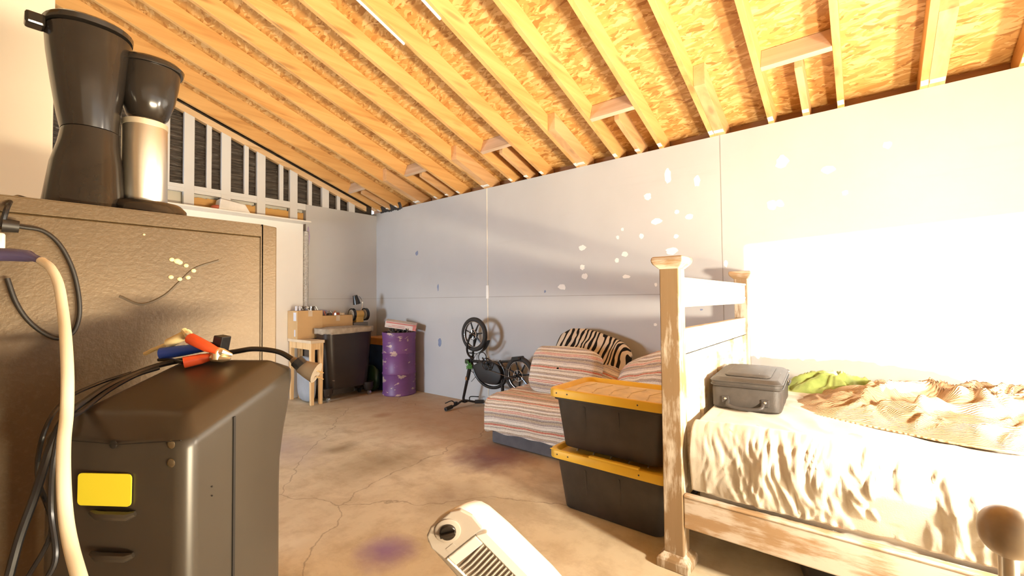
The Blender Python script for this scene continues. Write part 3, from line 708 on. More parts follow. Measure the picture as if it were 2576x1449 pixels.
def pillow(name, label, loc, eul, sx, sy, sz, mat, seed, p=3.2, cat='cushion', amp=0.012):
    m = MB()
    def dsp(q):
        k = 1 + 0.05*N((q.x*5+seed, q.y*5, q.z*5))
        e = max(abs(q.x)/sx, abs(q.y)/sy)
        return Vector((q.x*k, q.y*k, q.z*(1-0.35*max(0, e-0.6)) + amp*ridge((q.x*7, q.y*9, seed))))
    m.blob((0,0,0), sx, sy, sz, None, 64, 36, p, dsp)
    o = m.build(name, mat, smooth=True, ang=180); o.location = loc; o.rotation_euler = eul
    return tag(o, label, cat)
M_st1 = striped('striped_cushion_cloth', (0, 1, 0.12), 0.235, 0.02)
M_st2 = striped('striped_cushion_cloth_b', (0.25, 1, 0.0), 0.235, 0.10)
c1 = at(1418, 925, 0, -0.58)
pillow('cushion', 'big red striped cushion standing on the left half of the daybed', (-0.56, c1.y, 0.575), (math.radians(66), 0, math.radians(-90)), 0.315, 0.205, 0.11, M_st1, 2.0, p=5.0)
pillow('cushion', 'small red striped cushion lying beside the big one behind the totes', (-0.40, at(1535, 930, 0, -0.4).y, 0.52), (math.radians(50), math.radians(18), math.radians(-80)), 0.13, 0.12, 0.055, M_st1, 4.0)
pillow('cushion', 'red striped cushion leaning near the bed post, right end of the daybed', (-0.42, at(1635, 925, 0, -0.42).y, 0.585), (math.radians(40), math.radians(-24), math.radians(-95)), 0.30, 0.20, 0.10, M_st2, 6.0)
mz, nt, b = nodes('zebra_cotton', 0.9, spec=0.15); v = coords(nt, (1, 0.35, 1), rnd=False)
w = nt.nodes.new('ShaderNodeTexWave'); w.inputs['Scale'].default_value = 7.0; w.inputs['Distortion'].default_value = 11.0; w.inputs['Detail'].default_value = 2.0; w.inputs['Detail Scale'].default_value = 1.1; nt.links.new(v, w.inputs['Vector'])
nt.links.new(ramp(nt, [(0.0, (0.018,0.015,0.012)), (0.40, (0.018,0.015,0.012)), (0.45, (0.66,0.57,0.44))], w.outputs['Fac']), b.inputs['Base Color'])
pillow('cushion', 'black and cream zebra print pillow leaning on the grey wall', (-0.21, at(1485, 895, 0, -0.21).y, 0.66), (math.radians(62), math.radians(12), math.radians(-90)), 0.36, 0.24, 0.09, mz, 9.0, amp=0.02)

# ------------------------------------------------------------------ folding bicycle standing upside down
M_bk = plain('bike_black_gloss', (0.014, 0.014, 0.016), 0.25, var=0.3)
M_rub = plain('tyre_rubber', (0.028, 0.026, 0.025), 0.75)
M_rim = plain('black_alloy_rim', (0.05, 0.055, 0.065), 0.22, 0.7)
M_sil = plain('silver_alloy', (0.65, 0.66, 0.68), 0.25, 0.9)
BX = -0.22
bike = thing('folding_bicycle', 'small black folding bicycle turned upside down against the grey wall', 'bicycle', (BX, -2.40, 0))
B = lambda px, py, dx=0.0: Vector((BX+dx, at(px, py, 0, BX).y, at(px, py, 0, BX).z))
def wheel(name, c, r):
    Mx = frame((0,1,0), (0,0,1))   # local z -> world x
    def P(rad, a, dx=0): return c + Vector((dx, rad*math.cos(a), rad*math.sin(a)))
    m = MB(); m.tube([P(r-0.022, 2*PI*i/40) for i in range(40)], 0.024, 12, closed=True); w = m.build(name, M_rub, bike, smooth=True)
    m = MB()
    for dx in (-0.012, 0.012): m.tube([P(r-0.047, 2*PI*i/40, dx) for i in range(40)], 0.004, 8, closed=True)
    m.build('rim', M_sil, w, smooth=True)
    m = MB()
    for k in range(7):
        a = 2*PI*k/7+0.3; m.tube([P(0.02, a), P(r-0.05, a)], [0.012, 0.007], 8)
    m.build('spokes', M_rim, w, smooth=True)
    m = MB(); m.tube([c+Vector((-0.045,0,0)), c+Vector((-0.02,0,0)), c+Vector((0.02,0,0)), c+Vector((0.045,0,0))], [0.012, 0.028, 0.028, 0.012], 16); m.build('hub', M_bk, w, smooth=True)
    m = MB(); m.tube([P(0.055, 2*PI*i/28, -0.03) for i in range(28)], 0.0035, 6, closed=True)
    for k in range(6): m.tube([P(0.02, k*PI/3, -0.03), P(0.055, k*PI/3+0.3, -0.03)], 0.003, 6)
    m.build('brake_disc', M_sil, w, smooth=True)
    return w
cF = B(1193, 841); cR = B(1308, 944)
wheel('front_wheel', cF, 0.186); wheel('rear_wheel', cR, 0.186)
m = MB()
for dx in (-0.055, 0.055):
    m.tube(spl([cF+Vector((dx, 0.005, 0)), B(1184, 870, dx), B(1184, 890, dx*0.7), B(1190, 903, 0)]), [0.011]*25 if False else 0.012, 10)
m.tube([cF-Vector((0.06,0,0)), cF+Vector((0.06,0,0))], 0.007, 8); m.build('fork', M_bk, bike, smooth=True)
m = MB()
def fend(u, v):
    r = 0.212; return cF + Vector((-0.032+0.064*v, -r*math.cos(a)*1.0 if False else r*math.sin(math.radians(-20+95*u))*-1+0.0, -r*math.cos(math.radians(-20+95*u))))
m.grid(fend, 16, 5); m.build('front_mudguard', M_bk, bike, smooth=True, solid=0.003)
m = MB(); m.tube([B(1188, 896), B(1183, 920), B(1176, 955)], [0.020, 0.024, 0.020], 14); m.tube([B(1176, 953), B(1166, 1000)], [0.017, 0.015], 12); m.build('stem', M_bk, bike, smooth=True)
m = MB(); m.tube([B(1176, 948), B(1175, 955)], 0.023, 14); m.build('stem_clamp', plain('orange_clamp', (0.45,0.20,0.06), 0.4, 0.5), bike, smooth=True)
# handlebar lies on the floor, running out from the wall
s0 = B(1166, 1000); hL = at(1121, 1030, 2, 0.022); hR = Vector((-0.16, -1.98-0.18, 0.045))
hb = [Vector((hL.x, hL.y, 0.024)), Vector((-0.33, -2.0, 0.035)), Vector((s0.x, s0.y-0.0, 0.065)), Vector((-0.14, s0.y-0.09, 0.05)), Vector((-0.06, s0.y-0.16, 0.045))]
m = MB(); m.tube(spl(hb), 0.012, 10); hbar = m.build('handlebar', M_bk, bike, smooth=True)
for a, c in ((hb[0], hb[1]), (hb[-1], hb[-2])):
    d = (c-a).normalized(); m = MB(); m.tube([a, a+d*0.10], 0.021, 12); m.build('grip', M_rub, hbar, smooth=True)
    m = MB(); m.tube(spl([a+d*0.16+Vector((0,0,0.01)), a+d*0.13+Vector((0,0.03,0.05)), a+d*0.03+Vector((0,0.035,0.05))]), 0.006, 8); m.build('brake_lever', M_bk, hbar, smooth=True)
m = MB(); m.obox(hb[1]+Vector((0,0,0.02)), 0.04, 0.03, 0.035); m.build('display', M_bk, hbar, bevel=0.006)
m = MB(); m.obox(hb[2]+Vector((0.02,0,-0.01)), 0.05, 0.05, 0.03); m.build('clamp', M_bk, hbar, bevel=0.006)
m = MB(); m.tube([Vector((s0.x, s0.y, 0.06)), s0], 0.016, 10); m.build('handlebar_post', M_bk, bike, smooth=True)
# frame: battery shell with curved glossy tube, top bar, rear arm
m = MB()
sh = [B(1192, 918), B(1204, 945), B(1222, 962), B(1246, 968), B(1262, 962), B(1268, 940), B(1258, 918), B(1240, 908), B(1212, 908)]
loops = []
cen = sum(sh, Vector())/len(sh)
for dx, sc in ((-0.050, 0.80), (-0.040, 0.93), (0.0, 1.0), (0.040, 0.93), (0.050, 0.80)):
    loops.append([cen + (p-cen)*sc + Vector((dx,0,0)) for p in spl(sh+[sh[0]], 4)[:-1]])
m.loft(loops); m.build('battery_case', plain('matt_black_plastic', (0.016,0.016,0.018), 0.55), bike, smooth=True)
m = MB(); m.tube(spl([B(1186, 912), B(1200, 948), B(1222, 970), B(1248, 975), B(1268, 962), B(1270, 935), B(1256, 908)]), 0.017, 10); m.tube([B(1186, 908), B(1236, 912)], 0.016, 10)
m.tube([B(1258, 910), B(1296, 908)], 0.012, 10); m.tube([B(1266, 955), B(1308, 944, -0.05)], 0.014, 10); m.tube([B(1266, 955), B(1308, 944, 0.05)], 0.014, 10)
m.build('frame', M_bk, bike, smooth=True)
m = MB(); m.tube([B(1263, 950), B(1265, 1000)], [0.020, 0.016], 10); sp_ = m.build('seat_post', M_bk, bike, smooth=True)
m = MB(); zs = B(1265, 1000).z; sc_ = B(1272, 1000)
m.loft([[sc_+Vector((wx*s_, yy*s_, dz)) for wx, yy in ((-0.09,-0.11),(0.09,-0.11),(0.07,0.0),(0.025,0.12),(-0.025,0.12),(-0.07,0.0))] for dz, s_ in ((0.02, 0.85), (-0.01, 1.0), (-0.04, 0.9))]); m.build('saddle', M_rub, bike, smooth=True, bevel=0.006)
m = MB(); m.tube([B(1281, 955), B(1296, 995)], [0.016, 0.013], 8); m.build('kickstand', M_bk, bike, smooth=True)
ch = B(1236, 914, -0.075); m = MB()
m.tube([ch+Vector((0, 0.062*math.cos(2*PI*i/28), 0.062*math.sin(2*PI*i/28))) for i in range(28)], 0.006, 8, closed=True)
for k in range(5): m.tube([ch, ch+Vector((0, 0.06*math.cos(2*PI*k/5), 0.06*math.sin(2*PI*k/5)))], 0.006, 6)
m.tube([ch, ch+Vector((0.12,0,0))], 0.014, 10); cring = m.build('chainring', M_rim, bike, smooth=True)
m = MB(); c2 = B(1228, 897, -0.09)
m.tube([c2+Vector((0, 0.055*math.cos(2*PI*i/24), 0.055*math.sin(2*PI*i/24))) for i in range(24)], 0.005, 8, closed=True); m.tube([ch, c2], 0.008, 8); m.build('crank_ring', M_bk, bike, smooth=True)
m = MB(); m.tube([ch+Vector((0,-0.02,0.06)), cR+Vector((-0.065,0.03,0.03))], 0.003, 6); m.tube([ch+Vector((0,-0.02,-0.06)), cR+Vector((-0.065,0.03,-0.03))], 0.003, 6); m.build('chain', plain('chain_steel', (0.16,0.14,0.12), 0.4, 0.7), bike, smooth=True)
m = MB(); m.hexa([B(1292,908,-0.05),B(1314,904,-0.05),B(1314,904,0.05),B(1292,908,0.05),B(1294,897,-0.05),B(1310,896,-0.05),B(1310,896,0.05),B(1294,897,0.05)]); m.build('rear_light', M_bk, bike, bevel=0.006)
m = MB(); m.obox(B(1181, 908, -0.02), 0.06, 0.05, 0.05); m.build('front_lamp', M_bk, bike, bevel=0.008)
m = MB()
for k in range(16):
    a = B(1184+random.random()*6, 912, -0.03); m.tube(spl([a, a+Vector((-0.02*random.random(), (random.random()-0.5)*0.09, -0.03-0.04*random.random())), a+Vector((-0.02, (random.random()-0.5)*0.15, (random.random()-0.6)*0.09))]), 0.003, 5)
tag(m.build('green_twine', plain('green_twine', (0.08,0.26,0.05), 0.8), smooth=True), 'tangle of green twine tied round the head of the upside-down bicycle', 'twine')
m = MB(); m.tube(spl([B(1190, 905), B(1200, 890), B(1200, 915), B(1215, 915)]), 0.003, 6); m.tube(spl([B(1182, 930), B(1196, 945), B(1186, 960)]), 0.003, 6); m.build('cable', M_bk, bike, smooth=True)

# ------------------------------------------------------------------ drum, black tub and clutter in the corner
def worn(name, c, c2, lo=0.58, sc=7, rough=0.45):
    m, nt, b = nodes(name, rough); v = coords(nt, (1, 1, 1.8), rnd=False)
    col = ramp(nt, [(0.3, tuple(x*0.7 for x in c)), (0.7, c)], noi(nt, v, 3, 4))
    col = mix(nt, ramp(nt, [(lo, (0,0,0)), (lo+0.03, (0.9,)*3)], noi(nt, v, sc, 4, 0.6)), col, c2)
    nt.links.new(col, b.inputs['Base Color']); return m
M_pur = worn('purple_drum_paint', (0.20, 0.075, 0.24), (0.55, 0.40, 0.34), 0.585, 7)
dr = thing('steel_drum', 'dented purple steel drum with worn cream patches in the corner', 'drum', (-0.235, -0.86, 0))
dc = Vector((-0.235, -0.86, 0)); R0 = 0.205
prof = [(R0, 0.0), (R0+0.006, 0.008), (R0+0.006, 0.02), (R0, 0.03), (R0, 0.255), (R0+0.010, 0.27), (R0, 0.285), (R0, 0.51), (R0+0.010, 0.525), (R0, 0.54), (R0, 0.70), (R0+0.004, 0.71), (R0+0.004, 0.745), (R0+0.008, 0.775), (R0+0.009, 0.785), (R0-0.002, 0.787), (R0-0.006, 0.74), (R0-0.006, 0.70)]
m = MB(); m.lathe(prof, dc, None, 44); m.build('barrel', M_pur, dr, smooth=True, ang=35)
M_scr = plain('dark_scrap', (0.09, 0.07, 0.06), 0.5, 0.3, 0.6)
m = MB()
for k in range(46):
    a = random.random()*2*PI; r = random.random()*0.16; p = dc+Vector((r*math.cos(a), r*math.sin(a), 0.76))
    m.tube([p, p+Vector(((random.random()-0.5)*0.12, (random.random()-0.5)*0.12, 0.02+random.random()*0.07))], 0.006+0.006*random.random(), 6)
m.lathe([(0.19, 0.72), (0.19, 0.765), (0.1, 0.78)], dc)
tag(m.build('metal_scrap', M_scr), 'heap of small dark metal scrap filling the top of the purple drum', 'scrap', kind='stuff')
cb = thing('open_carton', 'white and red carton with open end tipped on the purple drum', 'box', (-0.22, -0.88, 0.83))
Mb = frame((0.72, -0.62, -0.16), (0.6, 0.75, 0.1)); cc = Vector((-0.23, -0.90, 0.875))
M_cw = plain('carton_white', (0.70,0.62,0.58), 0.7); M_cr = plain('carton_red', (0.62,0.22,0.20), 0.6)
m = MB(); LX, LY, LZ = 0.38, 0.19, 0.075
for s in ((0,-LY/2,0,LX,0.004,LZ), (0,LY/2,0,LX,0.004,LZ), (0,0,LZ/2,LX,LY,0.004), (0,0,-LZ/2,LX,LY,0.004), (-LX/2,0,0,0.004,LY,LZ)):
    m.obox(cc + Mb @ Vector(s[:3]), *s[3:], Mb)
m.build('sleeve', M_cw, cb)
m = MB()
for s in ((0.0,-LY/2-0.0025,0.026,LX*0.96,0.002,0.016), (LX/2+0.001,0,LZ/2,0.006,LY,0.008), (LX/2+0.001,0,-LZ/2,0.006,LY,0.008), (LX/2-0.02,-LY/2-0.0025,0,0.04,0.002,LZ), (-0.05, -LY/2-0.003, -0.022, 0.2, 0.001, 0.006), (-0.03, -LY/2-0.003, -0.005, 0.16, 0.001, 0.006)):
    m.obox(cc + Mb @ Vector(s[:3]), *s[3:], Mb)
m.build('red_print', M_cr, cb)

M_tub = worn('scuffed_black_plastic', (0.030, 0.020, 0.016), (0.22, 0.17, 0.13), 0.70, 10, 0.32)
M_dust = plain('dusty_tan_rim', (0.36, 0.30, 0.23), 0.9, var=0.25, scale=14)
tub = thing('rolling_tub', 'tall scuffed black plastic tub on casters with a dusty tan rim', 'tub', (-0.76, -0.44, 0))
def TL(q, z, r=0.10): return [(x, y, z) for x, y in rr(-1.085+q, -0.615+q*0.6, -0.43-q, -0.30-q*0.2, r, 8)]
m = MB(); m.loft([TL(0.06, 0.13), TL(0.05, 0.16), TL(0.02, 0.55), TL(0.006, 0.78), TL(0.004, 0.80)]); tb = m.build('body', M_tub, tub, smooth=True, ang=50)
m = MB()
def rim(u, v):
    i = u; P = TL(-0.012, 0, 0.10); n = len(P); t = (u*n) % n; a, c = Vector(P[int(t)]), Vector(P[(int(t)+1) % n]); q = a.lerp(c, t-int(t))
    zl = 0.80 + 0.018*N((q.x*14, q.y*14, 1)) - 0.02*abs(N((q.x*40, q.y*40, 3)))
    return Vector((q.x, q.y, zl + (0.862-zl)*v + 0.0))
m.grid(rim, 140, 4, True); m.build('rim', M_dust, tub, smooth=True, solid=0.012)
m = MB(); m.loft([TL(0.012, 0.835), TL(0.05, 0.855), TL(0.12, 0.872)]); m.build('lid', M_dust, tub, smooth=True)
for (x, y, nm) in ((-1.045, -0.575, 1), (-0.50, -0.575, 1), (-1.03, -0.345, 0), (-0.50, -0.345, 0)):
    m = MB(); m.lathe([(0.045, 0.055), (0.06, 0.09), (0.066, 0.16)], (x, y, 0), None, 12); lg = m.build('leg', M_tub, tub, smooth=True)
    m = MB(); m.tube([(x-0.012, y-0.02, 0.028), (x+0.012, y-0.02, 0.028)], 0.028, 18); m.tube([(x, y-0.02, 0.045), (x, y, 0.06)], 0.008, 8); m.build('caster', M_sil if nm else M_rub, lg, smooth=True)

tbl = thing('side_table', 'narrow pine table with worn legs left of the black tub', 'table', (-1.17, -0.33, 0))
m = MB(); m.box((-1.265, -0.62, 0.705), (-1.10, -0.04, 0.738)); m.build('tabletop', plain('pale_pine_top', (0.66,0.52,0.36), 0.6, var=0.12), tbl, bevel=0.003)
m = MB(); m.box((-1.25, -0.60, 0.63), (-1.235, -0.06, 0.704)); m.box((-1.25, -0.60, 0.63), (-1.115, -0.585, 0.704)); m.build('apron', M_table, tbl)
for (x, y) in ((-1.255, -0.605), (-1.155, -0.605), (-1.255, -0.10), (-1.155, -0.10)):
    m = MB(); m.hexa([(x+0.004, y+0.004, 0), (x+0.040, y+0.004, 0), (x+0.040, y+0.040, 0), (x+0.004, y+0.040, 0), (x, y, 0.704), (x+0.048, y, 0.704), (x+0.048, y+0.048, 0.704), (x, y+0.048, 0.704)])
    m.build('leg', M_table, tbl, bevel=0.002)
kn = MB(); kn.blob((-1.178, -0.34, 0.27), 0.048, 0.19, 0.265, None, 28, 16, 3.4)
tag(kn.build('plastic_crate', plain('blue_grey_plastic', (0.30,0.33,0.38), 0.45), smooth=True), 'rounded blue grey plastic crate standing under the pine table', 'crate')
lb = thing('low_cupboard', 'low dark cupboard against the back wall behind the black tub', 'cupboard', (-0.75, -0.17, 0))
m = MB(); m.box((-1.09, -0.275, 0.0), (-0.52, -0.04, 0.738)); m.build('carcass', plain('dark_board', (0.10,0.07,0.05), 0.7), lb, bevel=0.004)
M_card = plain('brown_cardboard', (0.56, 0.36, 0.17), 0.85, var=0.08, scale=4)
M_tape = plain('packing_tape', (0.62, 0.50, 0.36), 0.4)
M_lab = plain('pale_label', (0.62, 0.64, 0.72), 0.6)
def carton(name, label, x0, y0, x1, y1, z0, z1, lab=True):
    t = thing(name, label, 'box', ((x0+x1)/2, (y0+y1)/2, z0))
    m = MB(); m.box((x0, y0, z0), (x1, y1, z1)); m.build('walls', M_card, t, bevel=0.002)
    m = MB(); m.box(((x0+x1)/2-0.025, y0-0.0015, z1-0.07), ((x0+x1)/2+0.025, y0, z1+0.001)); m.box(((x0+x1)/2-0.025, y0, z1), ((x0+x1)/2+0.025, y1, z1+0.0015)); m.build('tape', M_tape, t)
    if lab:
        for q in ((y0+0.03, z1-0.12, y0+0.10, z1-0.02), (y0+0.05, z0+0.03, y0+0.08, z0+0.11)):
            m = MB(); m.box((x0-0.0015, q[0], q[1]), (x0, q[2], q[3])); m.build('label', M_lab, t)
    return t
carton('cardboard_box', 'tall brown cardboard box on the pine table', -1.265, -0.292, -0.955, -0.035, 0.739, 1.075)
carton('cardboard_box', 'low brown cardboard box behind the black tub next to the tall box', -0.945, -0.262, -0.53, -0.045, 0.739, 1.005, False)
# odds and ends on the boxes
def bits(name, label, x0, x1, y0, y1, z, n, mats, h=0.05, cat='clutter'):
    m = MB()
    for k in range(n):
        m.mi = random.randrange(len(mats)); p = Vector((x0+(x1-x0)*random.random(), y0+(y1-y0)*random.random(), z))
        if random.random() < 0.5: m.obox(p+Vector((0,0,h*0.3)), 0.02+0.03*random.random(), 0.02+0.03*random.random(), h*0.5, rz(random.random()*3))
        else: m.tube([p, p+Vector(((random.random()-0.5)*0.07, 0, h*(0.6+0.6*random.random())))], 0.005+0.004*random.random(), 6)
    return tag(m.build(name, mats), label, cat, kind='stuff')
M_r = plain('red_bits', (0.5,0.12,0.06), 0.5); M_w2 = plain('white_bits', (0.75,0.74,0.72), 0.4)
bits('hardware_pieces', 'small metal and plastic pieces heaped on the tall cardboard box', -1.18, -0.98, -0.25, -0.08, 1.076, 34, [M_scr, M_sil, M_w2, M_scr])
bits('small_parts', 'small red and orange parts scattered on the low cardboard box', -0.93, -0.62, -0.24, -0.08, 1.008, 30, [M_r, M_scr, M_w2, M_sil, M_tape])
for k, (x, w_) in enumerate(((-1.235, 'left'), (-1.195, 'right'))):
    m = MB(); m.lathe([(0.015, 0), (0.015, 0.05), (0.012, 0.055)], (x, -0.20, 1.077), None, 16)
    tag(m.build('small_tin', M_lab, smooth=True), 'small pale blue tin on the tall cardboard box, %s of the two' % w_, 'tin', 'tins on the cardboard box')
m = MB(); m.hexa([(-0.90,-0.10,1.02),(-0.76,-0.10,1.02),(-0.76,-0.04,1.02),(-0.90,-0.04,1.02),(-0.88,-0.10,1.09),(-0.80,-0.10,1.085),(-0.80,-0.05,1.085),(-0.88,-0.05,1.09)])
o = m.build('purple_box', plain('dull_purple_plastic', (0.26,0.22,0.34), 0.5), bevel=0.006); o.location.z = -0.013
tag(o, 'small dull purple case at the back of the low cardboard box', 'case')
# bench grinder with its lamp
gr = thing('bench_grinder', 'bench grinder with two wheels and a black lamp behind the tub', 'grinder', (-0.40, -0.20, 0.9))
gz = 1.005
st = MB(); st.box((-0.515, -0.26, 0.0), (-0.30, -0.10, 0.90)); tag(st.build('grinder_stand', plain('stand_grey', (0.2,0.19,0.18), 0.6), bevel=0.005), 'plain grey stand carrying the bench grinder behind the tub', 'stand')
m = MB(); m.tube([(-0.47, -0.18, gz), (-0.34, -0.18, gz)], [0.055, 0.055], 20); m.box((-0.46, -0.23, 0.901), (-0.35, -0.13, gz-0.03)); m.build('motor', plain('grinder_yellow', (0.62,0.40,0.12), 0.4), gr, smooth=True, bevel=0.004)
for x0, x1, nm in ((-0.515, -0.485, 0), (-0.325, -0.29, 1)):
    m = MB(); m.tube([(x0, -0.20, gz), (x1, -0.20, gz)], 0.085, 28); w = m.build('wheel_guard', M_bk, gr, smooth=True)
    m = MB(); m.tube([(x0-0.003, -0.20, gz), (x1+0.003, -0.20, gz)], [0.068, 0.068], 28); m.tube([(x0-0.008, -0.20, gz), (x1+0.008, -0.20, gz)], 0.02, 16); m.build('grinding_wheel', plain('grey_abrasive', (0.45,0.42,0.36), 0.8), w, smooth=True)
m = MB(); m.tube(spl([(-0.36,-0.18,gz+0.04),(-0.33,-0.17,gz+0.16),(-0.38,-0.18,gz+0.24),(-0.43,-0.19,gz+0.235)]), 0.006, 8); arm = m.build('lamp_arm', M_sil, gr, smooth=True)
Ml = frame((1,0,0.25), (0,1,0)); m = MB(); m.lathe([(0.030, 0.06), (0.034, 0.03), (0.048, -0.04), (0.052, -0.06)], (-0.44, -0.19, gz+0.20), Ml, 16); m.build('lamp_shade', M_bk, arm, smooth=True)
# bin and bags between tub and drum
bn = thing('storage_bin', 'dark blue storage bin with orange lid between tub and drum', 'storage box', (-0.33, -0.45, 0))
m = MB(); m.loft([[(x, y, z) for x, y in rr(-0.425+q, -0.55+q, -0.05-q, -0.10-q, 0.03)] for z, q in ((0.0, 0.03), (0.60, 0.0))]) if False else m.loft([[(x, y, z) for x, y in rr(-0.285+q, -0.60+q, -0.03-q, -0.22-q, 0.03)] for z, q in ((0.0, 0.02), (0.60, 0.0))])
m.build('body', plain('dark_blue_plastic', (0.03,0.055,0.13), 0.4), bn, smooth=True, bevel=0.003)
m = MB(); m.loft([[(x, y, z) for x, y in rr(-0.295+q, -0.61+q, -0.02-q, -0.21-q, 0.03)] for z, q in ((0.601, 0.0), (0.69, 0.0), (0.70, 0.01))]); m.build('lid', plain('orange_plastic', (0.62,0.26,0.05), 0.4), bn, smooth=True, bevel=0.003)
m = MB(); m.blob((-0.35, -0.42, 0.17), 0.062, 0.16, 0.17, None, 30, 20, 2.4, lambda q: q*(1+0.12*N(q*14)))
tag(m.build('rubbish_bag', plain('dark_green_plastic', (0.02,0.045,0.02), 0.25), smooth=True), 'dark green plastic bag squeezed between the black tub and the drum', 'bag')
# paper bag, red cap on the board
m = MB(); pb = at(582, 540, 1, -0.10)
m.hexa([(pb.x-0.15,-0.20,2.177),(pb.x+0.16,-0.20,2.177),(pb.x+0.16,-0.03,2.177),(pb.x-0.15,-0.03,2.177),(pb.x-0.13,-0.19,2.30),(pb.x+0.11,-0.19,2.27),(pb.x+0.11,-0.05,2.27),(pb.x-0.13,-0.05,2.30)])
sh_ = MB(); sh_.box((-2.9, -0.24, 2.160), (-1.075, -0.031, 2.1755)); tag(sh_.build('wall_shelf', M_whitew, bevel=0.003), 'thin white shelf along the top of the white wall board', 'shelf')
tag(m.build('folded_paper', plain('white_paper', (0.80,0.78,0.75), 0.8), bevel=0.008), 'folded white paper packet on top of the white wall board', 'paper')
m = MB(); pr = at(545, 545, 1, -0.12); m.blob((pr.x, -0.14, 2.205), 0.06, 0.05, 0.028, None, 16, 10)
tag(m.build('red_rag', M_r, smooth=True), 'small red rag beside the folded white paper high on the board', 'rag')

# ------------------------------------------------------------------ steel cabinet with coffee maker
mc, nt, b = nodes('hammered_bronze_paint', 0.42, 0.25); v = coords(nt, rnd=False)
n1 = noi(nt, v, 3.0, 4); n2 = noi(nt, v, 150, 3); col = ramp(nt, [(0.3, (0.070,0.041,0.015)), (0.7, (0.108,0.066,0.026))], n1)
col = mix(nt, ramp(nt, [(0.5, (0,0,0)), (0.75, (0.4,)*3)], n2), col, (0.12,0.085,0.05))
nt.links.new(col, b.inputs['Base Color']); bump(nt, b, n2, 0.25, 0.002)
CY, CZ = -4.27, 1.388
cab = thing('steel_cabinet', 'brown hammered steel cabinet carrying the coffee maker', 'cabinet', (-3.65, -4.0, 0))
m = MB(); m.box((-4.25, CY+0.006, 0.0), (-3.150, -3.72, CZ)); body = m.build('body', mc, cab, bevel=0.006)
m = MB(); m.box((-4.20, CY, 0.06), (-3.178, CY+0.006, CZ-0.028)); m.build('face_panel', mc, cab, bevel=0.003)
m = MB(); m.box((-3.184, CY-0.003, 0.0), (-3.146, CY+0.03, CZ+0.002)); m.box((-4.25, CY-0.003, CZ-0.028), (-3.184, CY+0.03, CZ+0.002)); m.build('edge_trim', mc, cab, bevel=0.003)
m = MB(); M_dot = plain('cream_glue_dot', (0.72,0.58,0.34), 0.6)
for (x, y, r) in ((432,653,6),(446,657,8),(452,660,7),(468,668,6),(487,681,6),(430,697,6),(452,702,6),(473,698,6),(362,590,3)):
    c = at(x, y, 1, CY-0.001); rm = r*0.95/1090; m.blob(c, rm, 0.0025, rm*0.9, None, 12, 8)
m.build('glue_dots', M_dot, cab, smooth=True)
M_scu = plain('dark_scuff', (0.085,0.06,0.035), 0.6)
m = MB()
for pts, r in (([(300,745),(355,765),(410,745),(450,710),(490,675),(550,655)], 0.0035), ([(380,705),(390,725),(408,740)], 0.0012), ([(388,700),(398,722),(412,733)], 0.0012), ([(490,690),(520,715),(555,735)], 0.0012)):
    m.tube(spl([at(x, y, 1, CY+0.0016) for x, y in pts]), r, 6)
m.build('scuff_mark', M_scu, cab, smooth=True)

M_blk = plain('black_glossy_plastic', (0.020, 0.016, 0.013), 0.17, var=0.25, scale=8)
M_ste = plain('brushed_steel', (0.72, 0.66, 0.55), 0.3, 0.95, var=0.06)
YC = -4.165
cm = thing('coffee_maker', 'black drip coffee maker with steel carafe on the brown cabinet', 'coffee maker', (-3.50, YC, CZ))
def el(pxl, pxr, z, pyc, dy, yc=YC, n=32, p=2.3):
    a, c = at(pxl, pyc, 1, yc).x, at(pxr, pyc, 1, yc).x; cx, rx = (a+c)/2, (c-a)/2; e = 2/p
    return [(cx+rx*math.copysign(abs(math.cos(t))**e, math.cos(t)), yc+dy*math.copysign(abs(math.sin(t))**e, math.sin(t)), z) for t in [2*PI*i/n for i in range(n)]]
m = MB(); Z = lambda py: at(230, py, 1, YC).z
m.loft([el(96, 318, CZ+0.002, 480, 0.072), el(100, 316, CZ+0.012, 470, 0.070), el(122, 308, Z(420), 420, 0.064), el(142, 300, Z(370), 370, 0.060), el(150, 300, Z(338), 338, 0.060)]); m.build('column', M_blk, cm, smooth=True, ang=60)
m = MB(); m.loft([el(150, 298, Z(336), 336, 0.060), el(140, 300, Z(300), 300, 0.068), el(124, 312, Z(220), 220, 0.076), el(112, 322, Z(150), 150, 0.080), el(108, 330, Z(105), 105, 0.082)]); m.build('reservoir', M_blk, cm, smooth=True, ang=60)
Zb = lambda py: at(375, py, 1, YC).z
m = MB(); m.loft([el(340, 405, Zb(312), 312, 0.034), el(318, 422, Zb(296), 296, 0.050), el(300, 438, Zb(255), 255, 0.058), el(296, 447, Zb(215), 215, 0.061), el(298, 452, Zb(182), 182, 0.062)]); m.build('filter_basket', M_blk, cm, smooth=True, ang=60)
zt = Z(98); ztop = zt
m = MB(); m.loft([el(103, 332, zt, 100, 0.086), el(100, 334, zt+0.010, 98, 0.088), el(110, 326, zt+0.016, 95, 0.080)]); m.loft([el(290, 458, Zb(182)+0.001, 182, 0.066), el(288, 461, Zb(182)+0.010, 180, 0.068), el(300, 452, Zb(182)+0.018, 176, 0.060)]); ld = m.build('lid', M_blk, cm, smooth=True, ang=60)
m = MB(); a = at(100, 105, 1, YC); m.obox((a.x-0.008, YC-0.01, zt-0.006), 0.030, 0.035, 0.026); m.build('lid_tab', M_blk, ld, bevel=0.005)
m = MB(); Zc = lambda py: at(362, py, 1, YC-0.005).z
m.loft([el(312, 414, CZ+0.038, 470, 0.044, YC-0.005), el(306, 420, CZ+0.044, 460, 0.046, YC-0.005), el(306, 420, Zc(340), 340, 0.046, YC-0.005), el(306, 420, Zc(325), 325, 0.046, YC-0.005)]); cf = m.build('carafe', M_ste, cm, smooth=True, ang=50)
